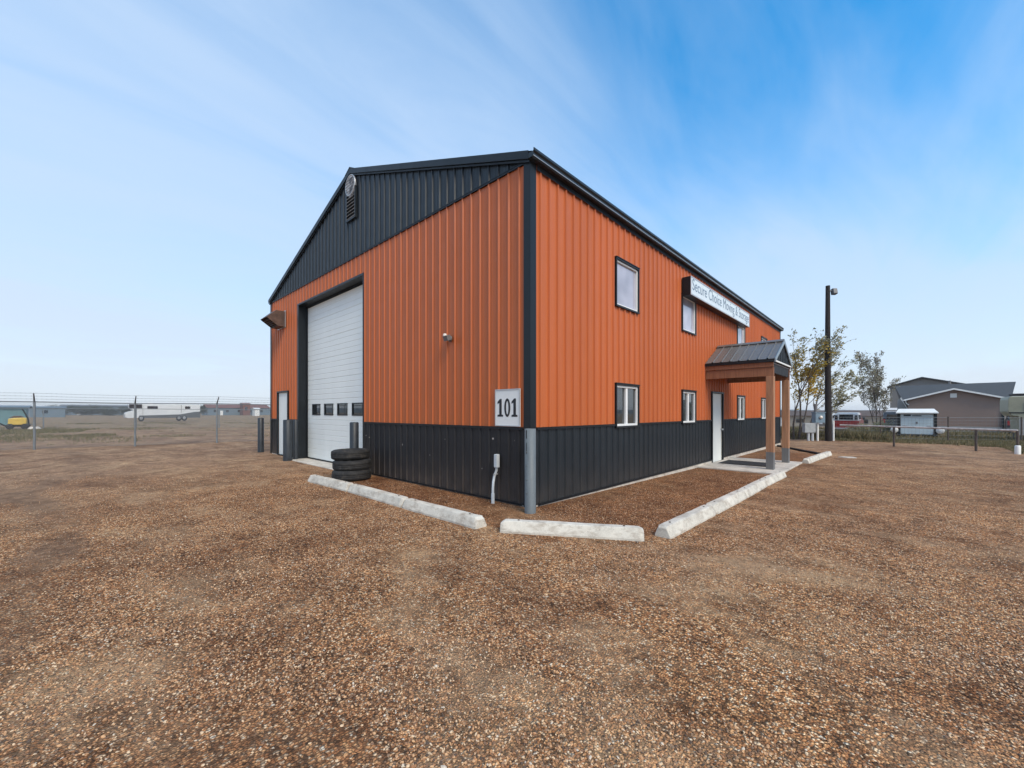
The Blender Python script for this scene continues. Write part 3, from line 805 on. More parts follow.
def flood():
    t = thing('wall_light', 'small grey motion light fixed halfway up the orange gable wall', 'light', (-1.94, -.018, 2.84))
    m = MB(); m.lathe([(.0, 0), (.055, 0), (.055, .025), (.0, .03)], 16, M=Matrix.Rotation(R_(90), 4, 'X')); m.tube([(0, -.02, 0), (.03, -.08, .0)], .012, 8); m.build('base', GREYM, t)
    m = MB(); M = Matrix.Translation((.05, -.11, -.01)) @ Matrix.Rotation(R_(20), 4, 'X')
    m.box((-.06, -.05, -.04), (.06, .04, .045), M=M); m.box((-.065, -.06, .045), (.065, .045, .055), M=M); m.build('housing', GREYM, t, bevel=.008)
    m = MB(); m.lathe([(.0, -.04), (.03, -.03), (.04, 0), (.03, .03), (0, .04)], 12, M=Matrix.Translation((-.06, -.08, .06))); m.build('lamp', LENS, t)
flood()
# number sign -----------------------------------------------------------------
INK = simple('black_ink', (.012, .012, .014), .5)
def number_sign():
    t = thing('number_sign', 'white square house number sign reading 101 beside the black corner trim', 'sign', (-.735, -.02, 1.25)); t.scale = (.93, 1, 1)
    m = MB(); m.box((0, -.012, 0), (.595, 0, .60)); m.build('plate', WHITE, t, bevel=.003)
    m = MB(); w = .595; h = .60; b = .016
    m.box((0, -.02, 0), (w, -.0125, b)); m.box((0, -.02, h-b), (w, -.0125, h)); m.box((0, -.02, b), (b, -.0125, h-b)); m.box((w-b, -.02, b), (w, -.0125, h-b))
    m.build('border', ALU, t)
    def one(x):
        m = MB(); y0, y1 = -.0155, -.0122; s = .29; z = .155
        poly = [(-.005, 0), (.13, 0), (.13, .028), (.095, .034), (.095, s), (.055, s), (-.005, s-.05), (-.005, s-.082), (.038, s-.065), (.038, .034), (-.005, .028)]
        m.prism([(x+p[0], z+p[1]) for p in poly], 'y', y0, y1); m.build('digit', INK, t)
    one(.065); one(.405)
    m = MB(); n = 40; z = .30; cx = .298
    o_ = [(cx+.072*math.cos(a)*1, z+.149*math.sin(a)) for a in [2*math.pi*k/n for k in range(n)]]
    i_ = [(cx+.028*math.cos(a), z+.108*math.sin(a)) for a in [2*math.pi*k/n for k in range(n)]]
    vs = [(p[0], -.0155, p[1]) for p in o_]+[(p[0], -.0155, p[1]) for p in i_]
    m.add(vs, [(k, (k+1) % n, (k+1) % n+n, k+n) for k in range(n)]); m.build('digit', INK, t)
number_sign()
# long shop sign --------------------------------------------------------------
SIGNW = simple('sign_face', (.70, .78, .82), .35, var=.04)
SIGNT = simple('sign_letters', (.12, .19, .28), .5, var=.1)
SY0, SLN = 6.03, 5.69
def shop_sign():
    t = thing('shop_sign', 'long white box sign reading Secure Choice Moving & Storage, in a black cabinet below the gutter', 'sign', (0.02, SY0, 4.50))
    Ln, H, D = SLN, .48, .22
    m = MB(); m.box((0, 0, 0), (D, Ln, H)); m.build('cabinet', TRIM, t, bevel=.01)
    m = MB(); m.box((D, .04, .035), (D+.006, Ln-.04, H-.035)); m.build('face', SIGNW, t)
    m = MB(); b = .022
    m.box((D, .0, 0), (D+.012, Ln, .03)); m.box((D, 0, H-.03), (D+.012, Ln, H)); m.box((D, 0, .03), (D+.012, b, H-.03)); m.box((D, Ln-b, .03), (D+.012, Ln, H-.03)); m.build('border', ALU, t)
    cu = bpy.data.curves.new('letters', 'FONT'); cu.body = 'Secure Choice Moving & Storage'; cu.size = 1.0; cu.offset = .0; cu.extrude = 0.0
    tmp = bpy.data.objects.new('letters_src', cu); COL.objects.link(tmp)
    dg = bpy.context.evaluated_depsgraph_get(); dg.update()
    me = bpy.data.meshes.new_from_object(tmp.evaluated_get(dg)); bpy.data.objects.remove(tmp)
    co = np.array([v.co[:] for v in me.vertices]); mn, mx = co.min(0), co.max(0)
    tw = Ln-.22; sx = tw/(mx[0]-mn[0]); sy = .385/(mx[1]-mn[1])
    for v in me.vertices:
        x, y = v.co.x, v.co.y; v.co = ((D+.0085), 0.11+(x-mn[0])*sx, .05+(y-mn[1])*sy)
    q = MB(); q.add([tuple(v.co) for v in me.vertices], [tuple(p.vertices) for p in me.polygons]); bpy.data.meshes.remove(me)
    pieces(q, 'lettering', SIGNT, t, .055)      # one object per word
shop_sign()

# conduit ----------------------------------------------------------------------
def conduit():
    t = thing('conduit_riser', 'bent grey plastic conduit with small box against the black gable wainscot', 'conduit', (-.69, -.1, 0))
    m = MB(); m.tube([(.03, -.06, -.1), (.03, -.06, .10), (.03, -.06, .24), (.0, -.02, .34), (-.02, .02, .42), (.02, .03, .52), (.03, .03, .6)], .022, 10); m.tube([(.03, -.06, -.1), (.03, -.06, .16)], .029, 10); m.build('pipe', PVC, t)
    m = MB(); m.box((-.005, -.01, .57), (.07, .06, .79)); m.build('box', PVC, t, bevel=.012)
    m = MB(); m.tube([(.0, -.02, .46), (.0, .07, .46)], .01, 6); m.box((-.05, .04, .45), (.01, .075, .47)); m.build('strap', ALU, t)
conduit()

# bollards -----------------------------------------------------------------------
def corner_guard():
    t = thing('steel_bollard', 'bare galvanised pipe bollard guarding the near building corner', 'bollard', (.19, -.22, 0))
    m = MB(); r = .083; h = 1.235
    m.lathe([(r, -.2), (r, h), (r-.008, h), (r-.008, h-.35), (0, h-.35)], 28); m.build('pipe', GALV, t)
    m = MB(); m.box((-.006, -r-.004, h-.14), (.006, -r+.004, h-.02)); m.box((-.004, -r-.003, h-.36), (.004, -r+.004, h-.2)); m.build('seam', DARK, t)
    m = MB()
    for k in range(4): m.lathe([(0, .012), (.010, .010), (.012, 0)][::-1], 8, M=Matrix.Translation((.0, -r, .3+.2*k)) @ Matrix.Rotation(R_(90), 4, 'X')); 
    pieces(m, 'bolt', GALV, t, .003)
corner_guard()
def bollard(x, y, h, r, label):
    t = thing('dark_bollard', label, 'bollard', (x, y, 0), group='dark bollards along the gable wall')
    m = MB(); m.lathe([(r, -.2), (r, h-.02), (r-.015, h), (0, h+.003)], 24); m.build('pipe', BOLL, t)
bollard(-12.84, -.15, 1.26, .10, 'dark bollard standing clear of the building past its far left corner')
bollard(-9.36, -.38, 1.24, .13, 'dark bollard left of the white overhead door, the nearer of the pair')
bollard(-9.47, -.12, 1.24, .07, 'slim dark bollard tight to the door jamb, behind the nearer one')
bollard(-5.12, -.34, 1.24, .10, 'dark bollard right of the overhead door, rising behind the tire stack')

# tire stack ----------------------------------------------------------------------
def tire_mesh(R, w):
    m = MB(); n = 64
    prof = [(R*.56, w*.30), (R*.58, w*.42), (R*.66, w*.47), (R*.76, w*.50), (R*.86, w*.47), (R*.925, w*.40), (R*.965, w*.31), (R*.985, w*.24), (R*.992, w*.10), (R*.982, w*.08), (R*.982, w*.06), (R*.994, w*.04), (R*.994, -w*.04), (R*.982, -w*.06), (R*.982, -w*.08), (R*.992, -w*.10), (R*.985, -w*.24), (R*.965, -w*.31), (R*.925, -w*.40), (R*.86, -w*.47), (R*.76, -w*.50), (R*.66, -w*.47), (R*.58, -w*.42), (R*.56, -w*.30), (R*.70, -w*.38), (R*.90, -w*.25), (R*.92, 0), (R*.90, w*.25), (R*.70, w*.38)]
    m.lathe(prof[::-1], n, closed=True)
    for k in range(n):      # shoulder lugs
        a = 2*math.pi*k/n
        for s in (1, -1):
            M = Matrix.Rotation(a, 4, 'Z') @ Matrix.Translation((R*.962, 0, s*w*.30)) @ Matrix.Rotation(-s*.45, 4, 'Y')
            m.box((-.02, -.008, -w*.07), (.006, .008, w*.07), M=M)
    return m
tl = ['worn truck tire at the bottom of the stack', 'worn truck tire in the middle of the stack', 'worn truck tire on top of the stack']
for k, (dx, dy) in enumerate(((.16, -.02), (.10, .02), (.0, .03))):
    o = tire_mesh(.41, .225).build('tire', RUBBER); o.location = (-4.77+dx, -.62+dy, .115+k*.212); o.rotation_euler = (R_((0, .8, -1.2)[k]), R_((0, -1, 1.0)[k]), k*1.1)
    tag(o, tl[k]+' beside the overhead door', 'tire', 'tires stacked beside the overhead door')
o = tire_mesh(.33, .2).build('tire', RUBBER); p = LD(19.55, 15.4); o.location = (p.x, p.y, GZ(p.x, p.y)+.32); o.rotation_euler = (R_(82), 0, YAW+.6)
tag(o, 'dark tire standing at the end post of the pipe rail fence', 'tire')

# parking curbs --------------------------------------------------------------------
def curb_mesh(L, seed):
    r = random.Random(seed); m = MB(); w = .105; h = .14
    xs_ = [-L/2, -L/2+.05]+[-L/2+.05+(L-.1)*k/12 for k in range(1, 12)]+[L/2-.05, L/2]
    ring = []
    for i, x in enumerate(xs_):
        e = (i == 0 or i == len(xs_)-1); hh = h*(.80 if e else 1); k = .9 if e else 1
        j = lambda a: r.uniform(-a, a)
        ring.append([(x, -w*k, -.03), (x, -w*k+j(.003), .025), (x, -.062*k+j(.004), hh-.012+j(.003)), (x, -.052*k, hh+j(.003)), (x, .052*k, hh+j(.003)), (x, .062*k+j(.004), hh-.012), (x, w*k+j(.003), .025), (x, w*k, -.03)])
    n = 8; vs = [v for q in ring for v in q]; fs = [tuple(range(n)), tuple(reversed(range(len(vs)-n, len(vs))))]
    for i in range(len(ring)-1):
        for k in range(n): fs.append((i*n+(k+1) % n, i*n+k, (i+1)*n+k, (i+1)*n+(k+1) % n))
    fs = [tuple(reversed(f)) for f in fs]
    m.add(vs, fs); return m
HOLE = simple('rust_pin', (.06, .035, .025), .8)
cg = 'white concrete parking curbs around the building'
def curb(a, b, label, seed):
    a = Vector(a); b = Vector(b); c = (a+b)/2; d = b-a
    za, zb = GZ(*a), GZ(*b)
    t = thing('parking_curb', label, 'curb', (c.x, c.y, (za+zb)/2), math.atan2(d.y, d.x), cg)
    t.rotation_euler = (0, -math.atan2(zb-za, d.length), math.atan2(d.y, d.x))
    L = d.length-.035
    curb_mesh(L, seed).build('block', CONC, t, bevel=.008)
    for s in (-1, 1):
        m = MB(); m.lathe([(.014, .10), (.014, .146), (0, .149)], 10, M=Matrix.Translation((s*(L/2-.22), 0, 0))); m.build('pin', HOLE, t)
curb((-5.02, -1.33), (-3.33, -1.25), 'concrete parking curb in front of the tire stack, farthest left in the gable row', 1)
curb((-3.33, -1.25), (-1.46, -1.25), 'concrete parking curb in the middle of the row along the gable wall', 2)
curb((-1.46, -1.26), (.26, -1.24), 'concrete parking curb at the corner end of the gable row', 3)
curb((.50, -1.16), (1.98, -.25), 'lone angled concrete parking curb in front of the building corner', 4)
curb((2.10, -.07), (2.10, 1.60), 'concrete parking curb nearest the camera in the row along the side wall', 5)
curb((2.10, 1.60), (2.09, 3.32), 'second concrete parking curb from the corner along the side wall', 6)
curb((2.09, 3.32), (2.06, 5.05), 'third concrete parking curb from the corner along the side wall', 7)
curb((2.06, 5.05), (2.07, 6.95), 'concrete parking curb ending at the porch slab on its near side', 8)
curb((2.06, 10.46), (2.16, 12.25), 'concrete parking curb starting at the far edge of the porch slab', 9)
curb((2.16, 12.25), (2.28, 14.05), 'farthest concrete parking curb, last in the row past the porch', 10)

# entry mat and the black edging
m = MB(); 
for k in range(14): m.box((.22+k*.09, 8.35, -.052), (.22+k*.09+.075, 9.35, -.034))
m.box((.20, 8.33, -.052), (1.5, 9.37, -.042)); o = m.build('door_mat', RUBBER); tag(o, 'black ribbed rubber mat on the porch slab before the white door', 'mat')
m = MB(); pts = [(.15, 17.0), (.8, 15.95), (1.4, 14.9), (2.05, 13.9)]
m.tube([(x, y, GZ(x, y)+.03) for x, y in pts], .05, 8); o = m.build('drain_hose', RUBBER); tag(o, 'black drain hose lying across the gravel behind the porch', 'hose')

# ------------------------------------------------------------------ light pole
def pole():
    x, y = 1.37, 22.98; z0 = GZ(x, y)
    t = thing('light_pole', 'tall dark wooden light pole with a small floodlight on top', 'light pole', (x, y, z0), YAW)
    m = MB(); m.tube([(.02, 0, -.2), (.0, 0, 2), (-.03, 0, 5), (-.02, 0, 8.35)], [.165, .15, .125, .10], 14); m.build('pole', POLEW, t)
    m = MB(); m.tube([(0, -.1, 8.05), (.16, -.12, 8.05)], .03, 8); m.build('bracket', GREYM, t)
    m = MB(); M = Matrix.Translation((.22, -.12, 8.0)) @ Matrix.Rotation(R_(-12), 4, 'X'); m.box((-.12, -.1, -.16), (.12, .1, .16), M=M); m.build('lamp_housing', DARKG, t, bevel=.03)
    m = MB(); m.box((-.10, -.115, -.13), (.10, -.102, .13), M=M); m.build('lens', GREYM, t)
pole()

# ------------------------------------------------------------------ meter pedestal
BLUEG = simple('blue_grey_enclosure', (.16, .23, .29), .5, var=.12)
GREYE = simple('grey_enclosure', (.33, .35, .36), .5, var=.12)
def pedestal():
    p = LD(16.55, 22.2); z0 = GZ(p.x, p.y)
    t = thing('meter_pedestal', 'electric meter pedestal with a blue grey box on white posts beside the light pole', 'utility box', (p.x, p.y, z0), YAW)
    m = MB(); m.box((-.27, -.15, .98), (.25, .15, 1.52)); m.box((-.30, -.18, 1.52), (.28, .18, 1.56)); m.build('meter_box', BLUEG, t, bevel=.015)
    m = MB(); m.lathe([(0, .0), (.09, .0), (.09, .05), (.05, .09), (0, .10)][::-1], 16, M=Matrix.Translation((0, -.15, 1.28)) @ Matrix.Rotation(R_(90), 4, 'X')); m.build('meter', LENS, t)
    m = MB(); m.box((-.80, -.1, .45), (-.22, .12, .96)); m.build('lower_box', GREYE, t, bevel=.015)
    m = MB(); m.box((.30, -.05, .9), (.72, .12, 1.45)); m.build('side_box', GREYE, t, bevel=.015)
    for xx in (-.05, .80):
        m = MB(); m.tube([(xx, 0, -.1), (xx, 0, .985 if xx < 0 else 1.1)], .05, 8); m.build('post', WHITE, t)
    for xx in (-.55, -.33):
        m = MB(); m.tube([(xx, 0, -.1), (xx, 0, .46)], .06, 8); m.build('leg', PVC, t)
    m = MB(); m.tube([(-.12, .05, 1.55), (-.12, .05, 2.0)], .08, 8); m.build('conduit', GREYM, t)
    m = MB(); m.tube([(-.05, 0, .6), (.8, 0, .55)], .03, 6); m.build('crossbar', GREYM, t)
pedestal()

# ------------------------------------------------------------------ chain link fences
def chain_fence(pts, label, H, arms, mesh_step, wire_r, post_r, top_rail=True, barbs=3, armdir=(0, 0)):
    t = thing('chain_link_fence', label, 'fence', (pts[0][0], pts[0][1], 0))
    O = Vector((pts[0][0], pts[0][1], 0))
    for i, (x, y) in enumerate(pts):
        z = GZ(x, y); x -= O.x; y -= O.y
        m = MB(); m.tube([(x, y, z-.2), (x, y, z+H+.03)], post_r, 8)
        if arms: m.tube([(x, y, z+H), (x+armdir[0]*.3, y+armdir[1]*.3, z+H+.32)], [post_r*.8, post_r*.5], 6)
        m.build('fence_post', GALVF, t)
    m = MB(); mw = MB()
    for (xa, ya), (xb, yb) in zip(pts, pts[1:]):
        za, zb = GZ(xa, ya), GZ(xb, yb)
        A = Vector((xa, ya, za))-Vector((O.x, O.y, 0)); B = Vector((xb, yb, zb))-Vector((O.x, O.y, 0))
        m.tube([A+Vector((0, 0, H)), B+Vector((0, 0, H))], post_r*.65, 6)
        for k in range(barbs):
            f = (k+1)/barbs; off = Vector((armdir[0]*.3*f, armdir[1]*.3*f, H+.32*f))
            md_ = (A+B)/2+off-Vector((0, 0, .012)); mw.tube([A+off, md_, B+off], .0045, 4, cap=False)
            nb = int((B-A).length/.13)
            for q in range(nb):
                c = A+(B-A)*((q+.5)/nb)+off; mw.box(c-Vector((.004, .004, .018)), c+Vector((.004, .004, .018)))
        # woven diagonals
        w = MB(); Lb = (B-A).length; u = (B-A)/Lb; s = mesh_step; hh = H-.05
        nn = int((Lb+hh)/s)
        for k in range(1, nn+1):
            d = k*s
            for flip in (0, 1):
                a0 = max(0, d-hh); a1 = min(d, Lb)
                if a1-a0 < .01: continue
                p0 = (a0, d-a0); p1 = (a1, d-a1)
                if flip: p0 = (Lb-p0[0], p0[1]); p1 = (Lb-p1[0], p1[1])
                P0 = A+u*p0[0]+Vector((0, 0, .04+p0[1])); P1 = A+u*p1[0]+Vector((0, 0, .04+p1[1]))
                w.tube([P0, P1], wire_r, 3, cap=False, sm=False)
        w.build('chain_mesh', GALVF, t)
    m.build('top_rail', GALVF, t); 
    if barbs: mw.build('barbed_wire', GALVF, t)
GALVF = simple('fence_galvanised', (.20, .22, .235), .5, metal=.3, var=.15)
fp = []
a = Vector((-20.26, -5.88)); d1 = Vector((.34, 2.86)); d2 = Vector((.50, 2.84))
fp = [tuple(a-d1*k) for k in (3, 2, 1)]+[tuple(a), (-19.92, -3.02), (-19.42, -.19), (-18.95, 2.65), (-18.48, 5.5), (-18.0, 8.3), (-17.5, 11.2)]
chain_fence(fp, 'tall chain link fence with barbed wire on angled arms, left of the yard', 1.86, True, .075, .0030, .036, armdir=(1.35, .0))
pts = [LD(-46+k*6.0, 33+k*2.1) for k in range(8)]
chain_fence([(p.x, p.y) for p in pts], 'farther chain link fence crossing the field behind the yellow machine', 1.75, False, .16, .0035, .04, barbs=0)

# right: pipe rail fence + wire fence behind it
def rail_fence():
    A = LD(17.0, 21.2); B = LD(18.88, 15.35)
    A2 = LD((840-511.9)/411.2*20.9, 20.9)
    t = thing('pipe_rail_fence', 'low single pipe rail fence along the right edge of the yard', 'fence', (A2.x, A2.y, 0))
    O = Vector((A2.x, A2.y, 0)); u = (B-A2); n = [.372, .816, 1.0]
    m = MB(); m.tube([Vector((0, 0, .80)), B-O+Vector((0, 0, .78))], .042, 10); m.build('rail', RUST, t)
    for k in n:
        p = A2+u*k; z = GZ(p.x, p.y); q = p-O
        m = MB(); m.tube([(q.x, q.y, z-.2), (q.x, q.y, .77)], .04, 8); m.build('fence_post', POSTR, t)
    m = MB(); q = B-O; m.lathe([(.08, -.1), (.08, .30), (.06, .33), (0, .33)], 12, M=Matrix.Translation((q.x, q.y, GZ(B.x, B.y)))); m.build('sleeve', WHITE, t)
rail_fence()
def wire_fence():
    A = LD(14.4, 23.9); B = LD(25.4, 20.5)
    t = thing('wire_fence', 'thin wire mesh fence with dark steel posts behind the pipe rail', 'fence', (A.x, A.y, 0))
    O = Vector((A.x, A.y, 0)); n = 4
    P = [A+(B-A)*k/n for k in range(n+1)]
    for p in P:
        z = GZ(p.x, p.y); m = MB(); m.tube([(p.x-O.x, p.y-O.y, z-.2), (p.x-O.x, p.y-O.y, z+1.32)], .035, 6); m.build('fence_post', POSTR, t)
    m = MB()
    for p, q in zip(P, P[1:]):
        for h in (.15, .35, .55, .75, .95, 1.12, 1.27):
            m.tube([(p.x-O.x, p.y-O.y, h-.09), (q.x-O.x, q.y-O.y, h-.09)], .004 if h < 1.2 else .009, 4, cap=False)
        for k in range(18):
            c = p+(q-p)*(k+.5)/18; m.tube([(c.x-O.x, c.y-O.y, .05), (c.x-O.x, c.y-O.y, 1.17)], .003, 3, cap=False)
    m.build('wires', GALVF, t)
wire_fence()

# ------------------------------------------------------------------ wheels and vehicles
RIMM = simple('wheel_rim', (.45, .45, .46), .4, metal=.5)
def wheel(parent, x, y, r, w=.2):
    """axle along local x"""
    M = Matrix.Translation((x, y, r)) @ Matrix.Rotation(R_(90), 4, 'Y')
    m = MB(); m.lathe([(r*.6, -w/2), (r*.9, -w/2), (r, -w*.35), (r, w*.35), (r*.9, w/2), (r*.6, w/2)], 24, M=M); tr = m.build('wheel', RUBBER, parent)
    m = MB(); m.lathe([(0, -w*.3), (r*.2, -w*.35), (r*.45, -w*.2), (r*.61, -w*.45), (r*.61, w*.45), (r*.45, w*.2), (r*.2, w*.35), (0, w*.3)], 20, M=M); m.build('rim', RIMM, tr)
def body(mb, prof, hw, mi=0):
    """prof: (y,z) loop ; hw(z) half width"""
    n = len(prof); L = [(-hw(z), y, z) for y, z in prof]; Rr = [(hw(z), y, z) for y, z in prof]
    mb.add(L+Rr, [tuple(range(n)), tuple(reversed(range(n, 2*n)))]+[(i, i+n, (i+1) % n+n, (i+1) % n) for i in range(n)], mi)
RED = simple('red_car_paint', (.30, .022, .020), .3, var=.15, coat=.5)
CARW = simple('white_vehicle_paint', (.62, .63, .64), .3, var=.05, coat=.4)
CARD = simple('dark_vehicle_paint', (.035, .04, .05), .3, var=.15, coat=.5)
TAILR = simple('tail_lamp_red', (.35, .02, .02), .3)
def truck_with_topper():
    p = Vector((1.50, 31.5, 0)); z = GZ(p.x, p.y)
    t = thing('red_pickup', 'red pickup truck with white framed topper window, parked behind the rail fence', 'pickup', (p.x, p.y, z), 0)
    t.scale = (.83, 1, .98)
    hw = .83; Wd = lambda zz: hw-max(0, zz-.95)*.18
    m = MB(); body(m, [(0, .35), (5.0, .35), (5.1, .6), (5.0, .98), (3.7, 1.05), (0, 1.0), (-.03, .6)][::-1], Wd); m.build('body', RED, t, bevel=.03)
    m = MB(); body(m, [(2.35, 1.0), (3.75, 1.03), (3.2, 1.52), (2.5, 1.55)][::-1], Wd); m.build('cab', RED, t, bevel=.04)
    m = MB(); body(m, [(.02, .98), (2.3, 1.0), (2.3, 1.56), (.15, 1.53)][::-1], Wd); tp = m.build('topper', CARW, t, bevel=.04)
    m = MB()
    m.box((-.45, -.0, 1.06), (.45, .02, 1.42)); m.build('rear_window', CARGL, tp)
    m = MB(); 
    for a, b in (((-.52, -.03, 1.42), (.52, .02, 1.47)), ((-.52, -.03, 1.01), (.52, .02, 1.06)), ((-.52, -.03, 1.06), (-.46, .02, 1.42)), ((.46, -.03, 1.06), (.52, .02, 1.42))): m.box(a, b)
    m.build('window_frame', CARW, tp)
    for s in (-1, 1):
        m = MB(); m.box((s*.77, .4, 1.12), (s*.84, 2.0, 1.4)); m.build('side_window', CARGL, tp)
        m = MB(); m.box((s*.56, -.02, 1.08), (s*.74, .05, 1.38)); m.build('corner_window', CARGL, tp)
        m = MB(); m.box((s*.70, -.045, .66), (s*.82, .01, .92)); m.build('tail_light', TAILR, t)
        m = MB(); m.box((s*.84, 3.3, 1.05), (s*1.02, 3.4, 1.25)); m.build('mirror', CARD, t, bevel=.02)
    m = MB(); m.box((-.66, -.045, .52), (.66, -.028, .94)); m.box((-.2, -.06, .80), (.2, -.046, .86)); m.build('tailgate', RED, t, bevel=.01)
    m = MB(); m.box((-.85, -.16, .38), (.85, -.03, .5)); m.build('bumper', ALU, t, bevel=.02)
    for yy in (1.0, 4.1):
        for s in (-1, 1): wheel(t, s*.74, yy, .36)
truck_with_topper()
def van(lat, dep, label, name, mat, w, h, L, rz=0.0, roofm=None, low=.35):
    p = Vector((lat, dep, 0)); z = GZ(p.x, p.y)
    t = thing(name, label, name.split('_')[-1], (p.x, p.y, z), rz)
    hw = w/2; Wd = lambda zz: hw-max(0, zz-.95)*.13
    m = MB(); body(m, [(0, low), (L, low), (L+.05, .7), (L-.1, 1.0), (L-1.2, 1.1), (L-1.9, h), (.2, h), (0.05, 1.1)][::-1], Wd); m.build('body', mat, t, bevel=.05)
    m = MB(); m.box((-hw*.72, -.01, 1.05), (hw*.72, .05, h-.18), M=Matrix.Rotation(0, 4, 'X')); m.build('rear_window', CARGL, t)
    for s in (-1, 1):
        m = MB(); m.box((s*(hw-.10), .4, 1.08), (s*(hw+.002-.02), L-2.0, h-.2)); m.build('side_window', CARGL, t)
        m = MB(); m.box((s*hw*.82, -.02, .7), (s*hw*.97, .06, 1.0)); m.build('tail_light', TAILR, t)
    m = MB(); m.box((-hw*.9, .25, h-.01), (hw*.9, L-2.0, h+.04)); m.build('roof', roofm or mat, t, bevel=.02)
    m = MB(); m.box((-hw, -.12, low), (hw, .0, low+.18)); m.build('bumper', GREYM, t, bevel=.02)
    for yy in (.9, L-1.0):
        for s in (-1, 1): wheel(t, s*(hw-.1), yy, .34)
    return t
van(4.15, 37.2, 'dark van with a pale roof, half hidden beside the small tree', 'dark_van', CARD, 1.85, 1.55, 4.6, 0.0, CARW)
van(10.05, 36.0, 'dark car with a pale roof near the right edge, beside the brown house', 'dark_car', CARD, 1.75, 1.45, 4.4, -.1, CARW)
van(-.55, 40.0, 'pale van parked in the background just right of the light pole', 'pale_van', CARW, 1.7, 1.45, 4.4, .05)

# white box trailer
CYAN = simple('pale_blue_panel', (.52, .62, .66), .4, var=.04, streak=(1, 1, .4))
def box_trailer():
    p = Vector((4.92, 29.8, 0)); z = GZ(p.x, p.y)
    t = thing('box_trailer', 'small white enclosed trailer with black corner posts behind the rail fence', 'trailer', (p.x, p.y, z), 0)
    t.scale = (.86, .9, .93)
    m = MB(); m.box((-.90, 0, .28), (.90, 3.4, 1.62)); m.build('box', WHITE, t, bevel=.02)
    for s in (-1, 1):
        m = MB(); m.box((s*.83, -.04, .14), (s*.99, .12, 1.62)); m.build('corner_post', TRIM, t)
    m = MB(); m.add([(-1.06, -.22, 1.60), (1.06, -.22, 1.60), (1.06, 3.5, 1.60), (-1.06, 3.5, 1.60), (-.92, .30, 1.90), (.86, .30, 1.90), (.86, 3.1, 1.90), (-.92, 3.1, 1.90), (-1.06, -.22, 1.66), (1.06, -.22, 1.66), (1.06, 3.5, 1.66), (-1.06, 3.5, 1.66)],
        [(3, 2, 1, 0), (0, 1, 9, 8), (1, 2, 10, 9), (2, 3, 11, 10), (3, 0, 8, 11), (8, 9, 5, 4), (9, 10, 6, 5), (10, 11, 7, 6), (11, 8, 4, 7), (4, 5, 6, 7)]); m.build('roof', WHITE, t)
    dr = MB(); dr.box((-.80, -.03, .26), (.80, -.002, 1.36)); dr = dr.build('door', CYAN, t, bevel=.01)
    m = MB(); m.box((-.80, -.035, 1.38), (.80, -.002, 1.54)); m.build('header', CYAN, t)
    m = MB(); m.box((-.66, -.045, 1.42), (-.30, -.036, 1.52)); m.box((-.24, -.045, 1.42), (.24, -.036, 1.47)); m.box((-.92, -.06, 1.56), (.92, -.03, 1.60)); m.build('stripe', TRIM, t)
    for x in (-.6, .6):
        m = MB(); m.box((x-.10, -.05, .78), (x+.10, -.031, .83)); m.build('hinge', ALU, dr)
    m = MB(); m.box((-.05, -.05, .92), (.05, -.031, 1.06)); m.build('latch', GREYM, dr)
    m = MB(); m.box((-.92, -.08, .12), (.92, .02, .25)); m.build('bumper', TRIM, t)
    for s in (-1, 1):
        m = MB(); M = Matrix.Translation((s*1.12, 1.0, .40)) @ Matrix.Rotation(R_(90), 4, 'Y')
        m.lathe([(0, -.13), (.17, -.13), (.21, -.08), (.21, .08), (.17, .13), (0, .13)], 20, M=Matrix.Translation((s*1.14, -.05, .52)) @ Matrix.Rotation(R_(90), 4, 'X')); m.build('tank', WHITE, t)
        wheel(t, s*1.02, 1.8, .33)
box_trailer()

# fifth wheel camper at right edge
TAN = simple('faded_camper_panel', (.30, .30, .22), .5, var=.1, scale=2)
GREYP = simple('grey_camper_panel', (.36, .36, .36), .5, var=.08)
def camper():
    p = Vector((8.22, 28.0, 0)); z = GZ(p.x, p.y)
    t = thing('camper_trailer', 'faded green camper trailer with a raised front overhang at the right edge', 'camper', (p.x, p.y, z), 0)
    t.scale = (.45, 1, .94)
    m = MB(); m.prism([(.0, 1.68), (0, 2.35), (.12, 2.52), (7.5, 2.55), (7.5, .62), (.85, .62), (.75, 1.42), (.3, 1.45)][::-1], 'y', 0, 2.4); m.build('body', TAN, t, bevel=.04)
    m = MB(); m.box((.82, -.012, .42), (7.5, -.001, 1.3)); m.build('skirt', GREYP, t)
    m = MB(); m.box((.05, -.02, 1.60), (7.5, -.002, 1.66)); m.build('stripe', TRIM, t)
    m = MB(); m.box((1.2, -.03, 1.75), (2.1, -.001, 2.2)); m.build('window', CARGL, t)
    m = MB(); m.box((.4, .3, 2.56), (1.5, 1.3, 2.68)); m.tube([(.1, .1, 2.56), (3, .1, 2.58)], .03, 6); m.build('roof_vent', DARK, t, bevel=.02)
    m = MB(); m.box((.95, .2, .0), (1.05, .3, .45)); m.box((.95, 2.0, 0), (1.05, 2.1, .45)); m.build('jack', GREYM, t)
    for xx in (4.4, 5.3):
        M = Matrix.Translation((xx, .1, .36)) @ Matrix.Rotation(R_(90), 4, 'X')
        m = MB(); m.lathe([(.2, -.1), (.33, -.1), (.36, -.07), (.36, .07), (.33, .1), (.2, .1)], 24, M=M); w = m.build('wheel', RUBBER, t)
        m = MB(); m.lathe([(0, -.04), (.2, -.08), (.2, .08), (0, .04)], 20, M=M); m.build('rim', RIMM, w)
camper()

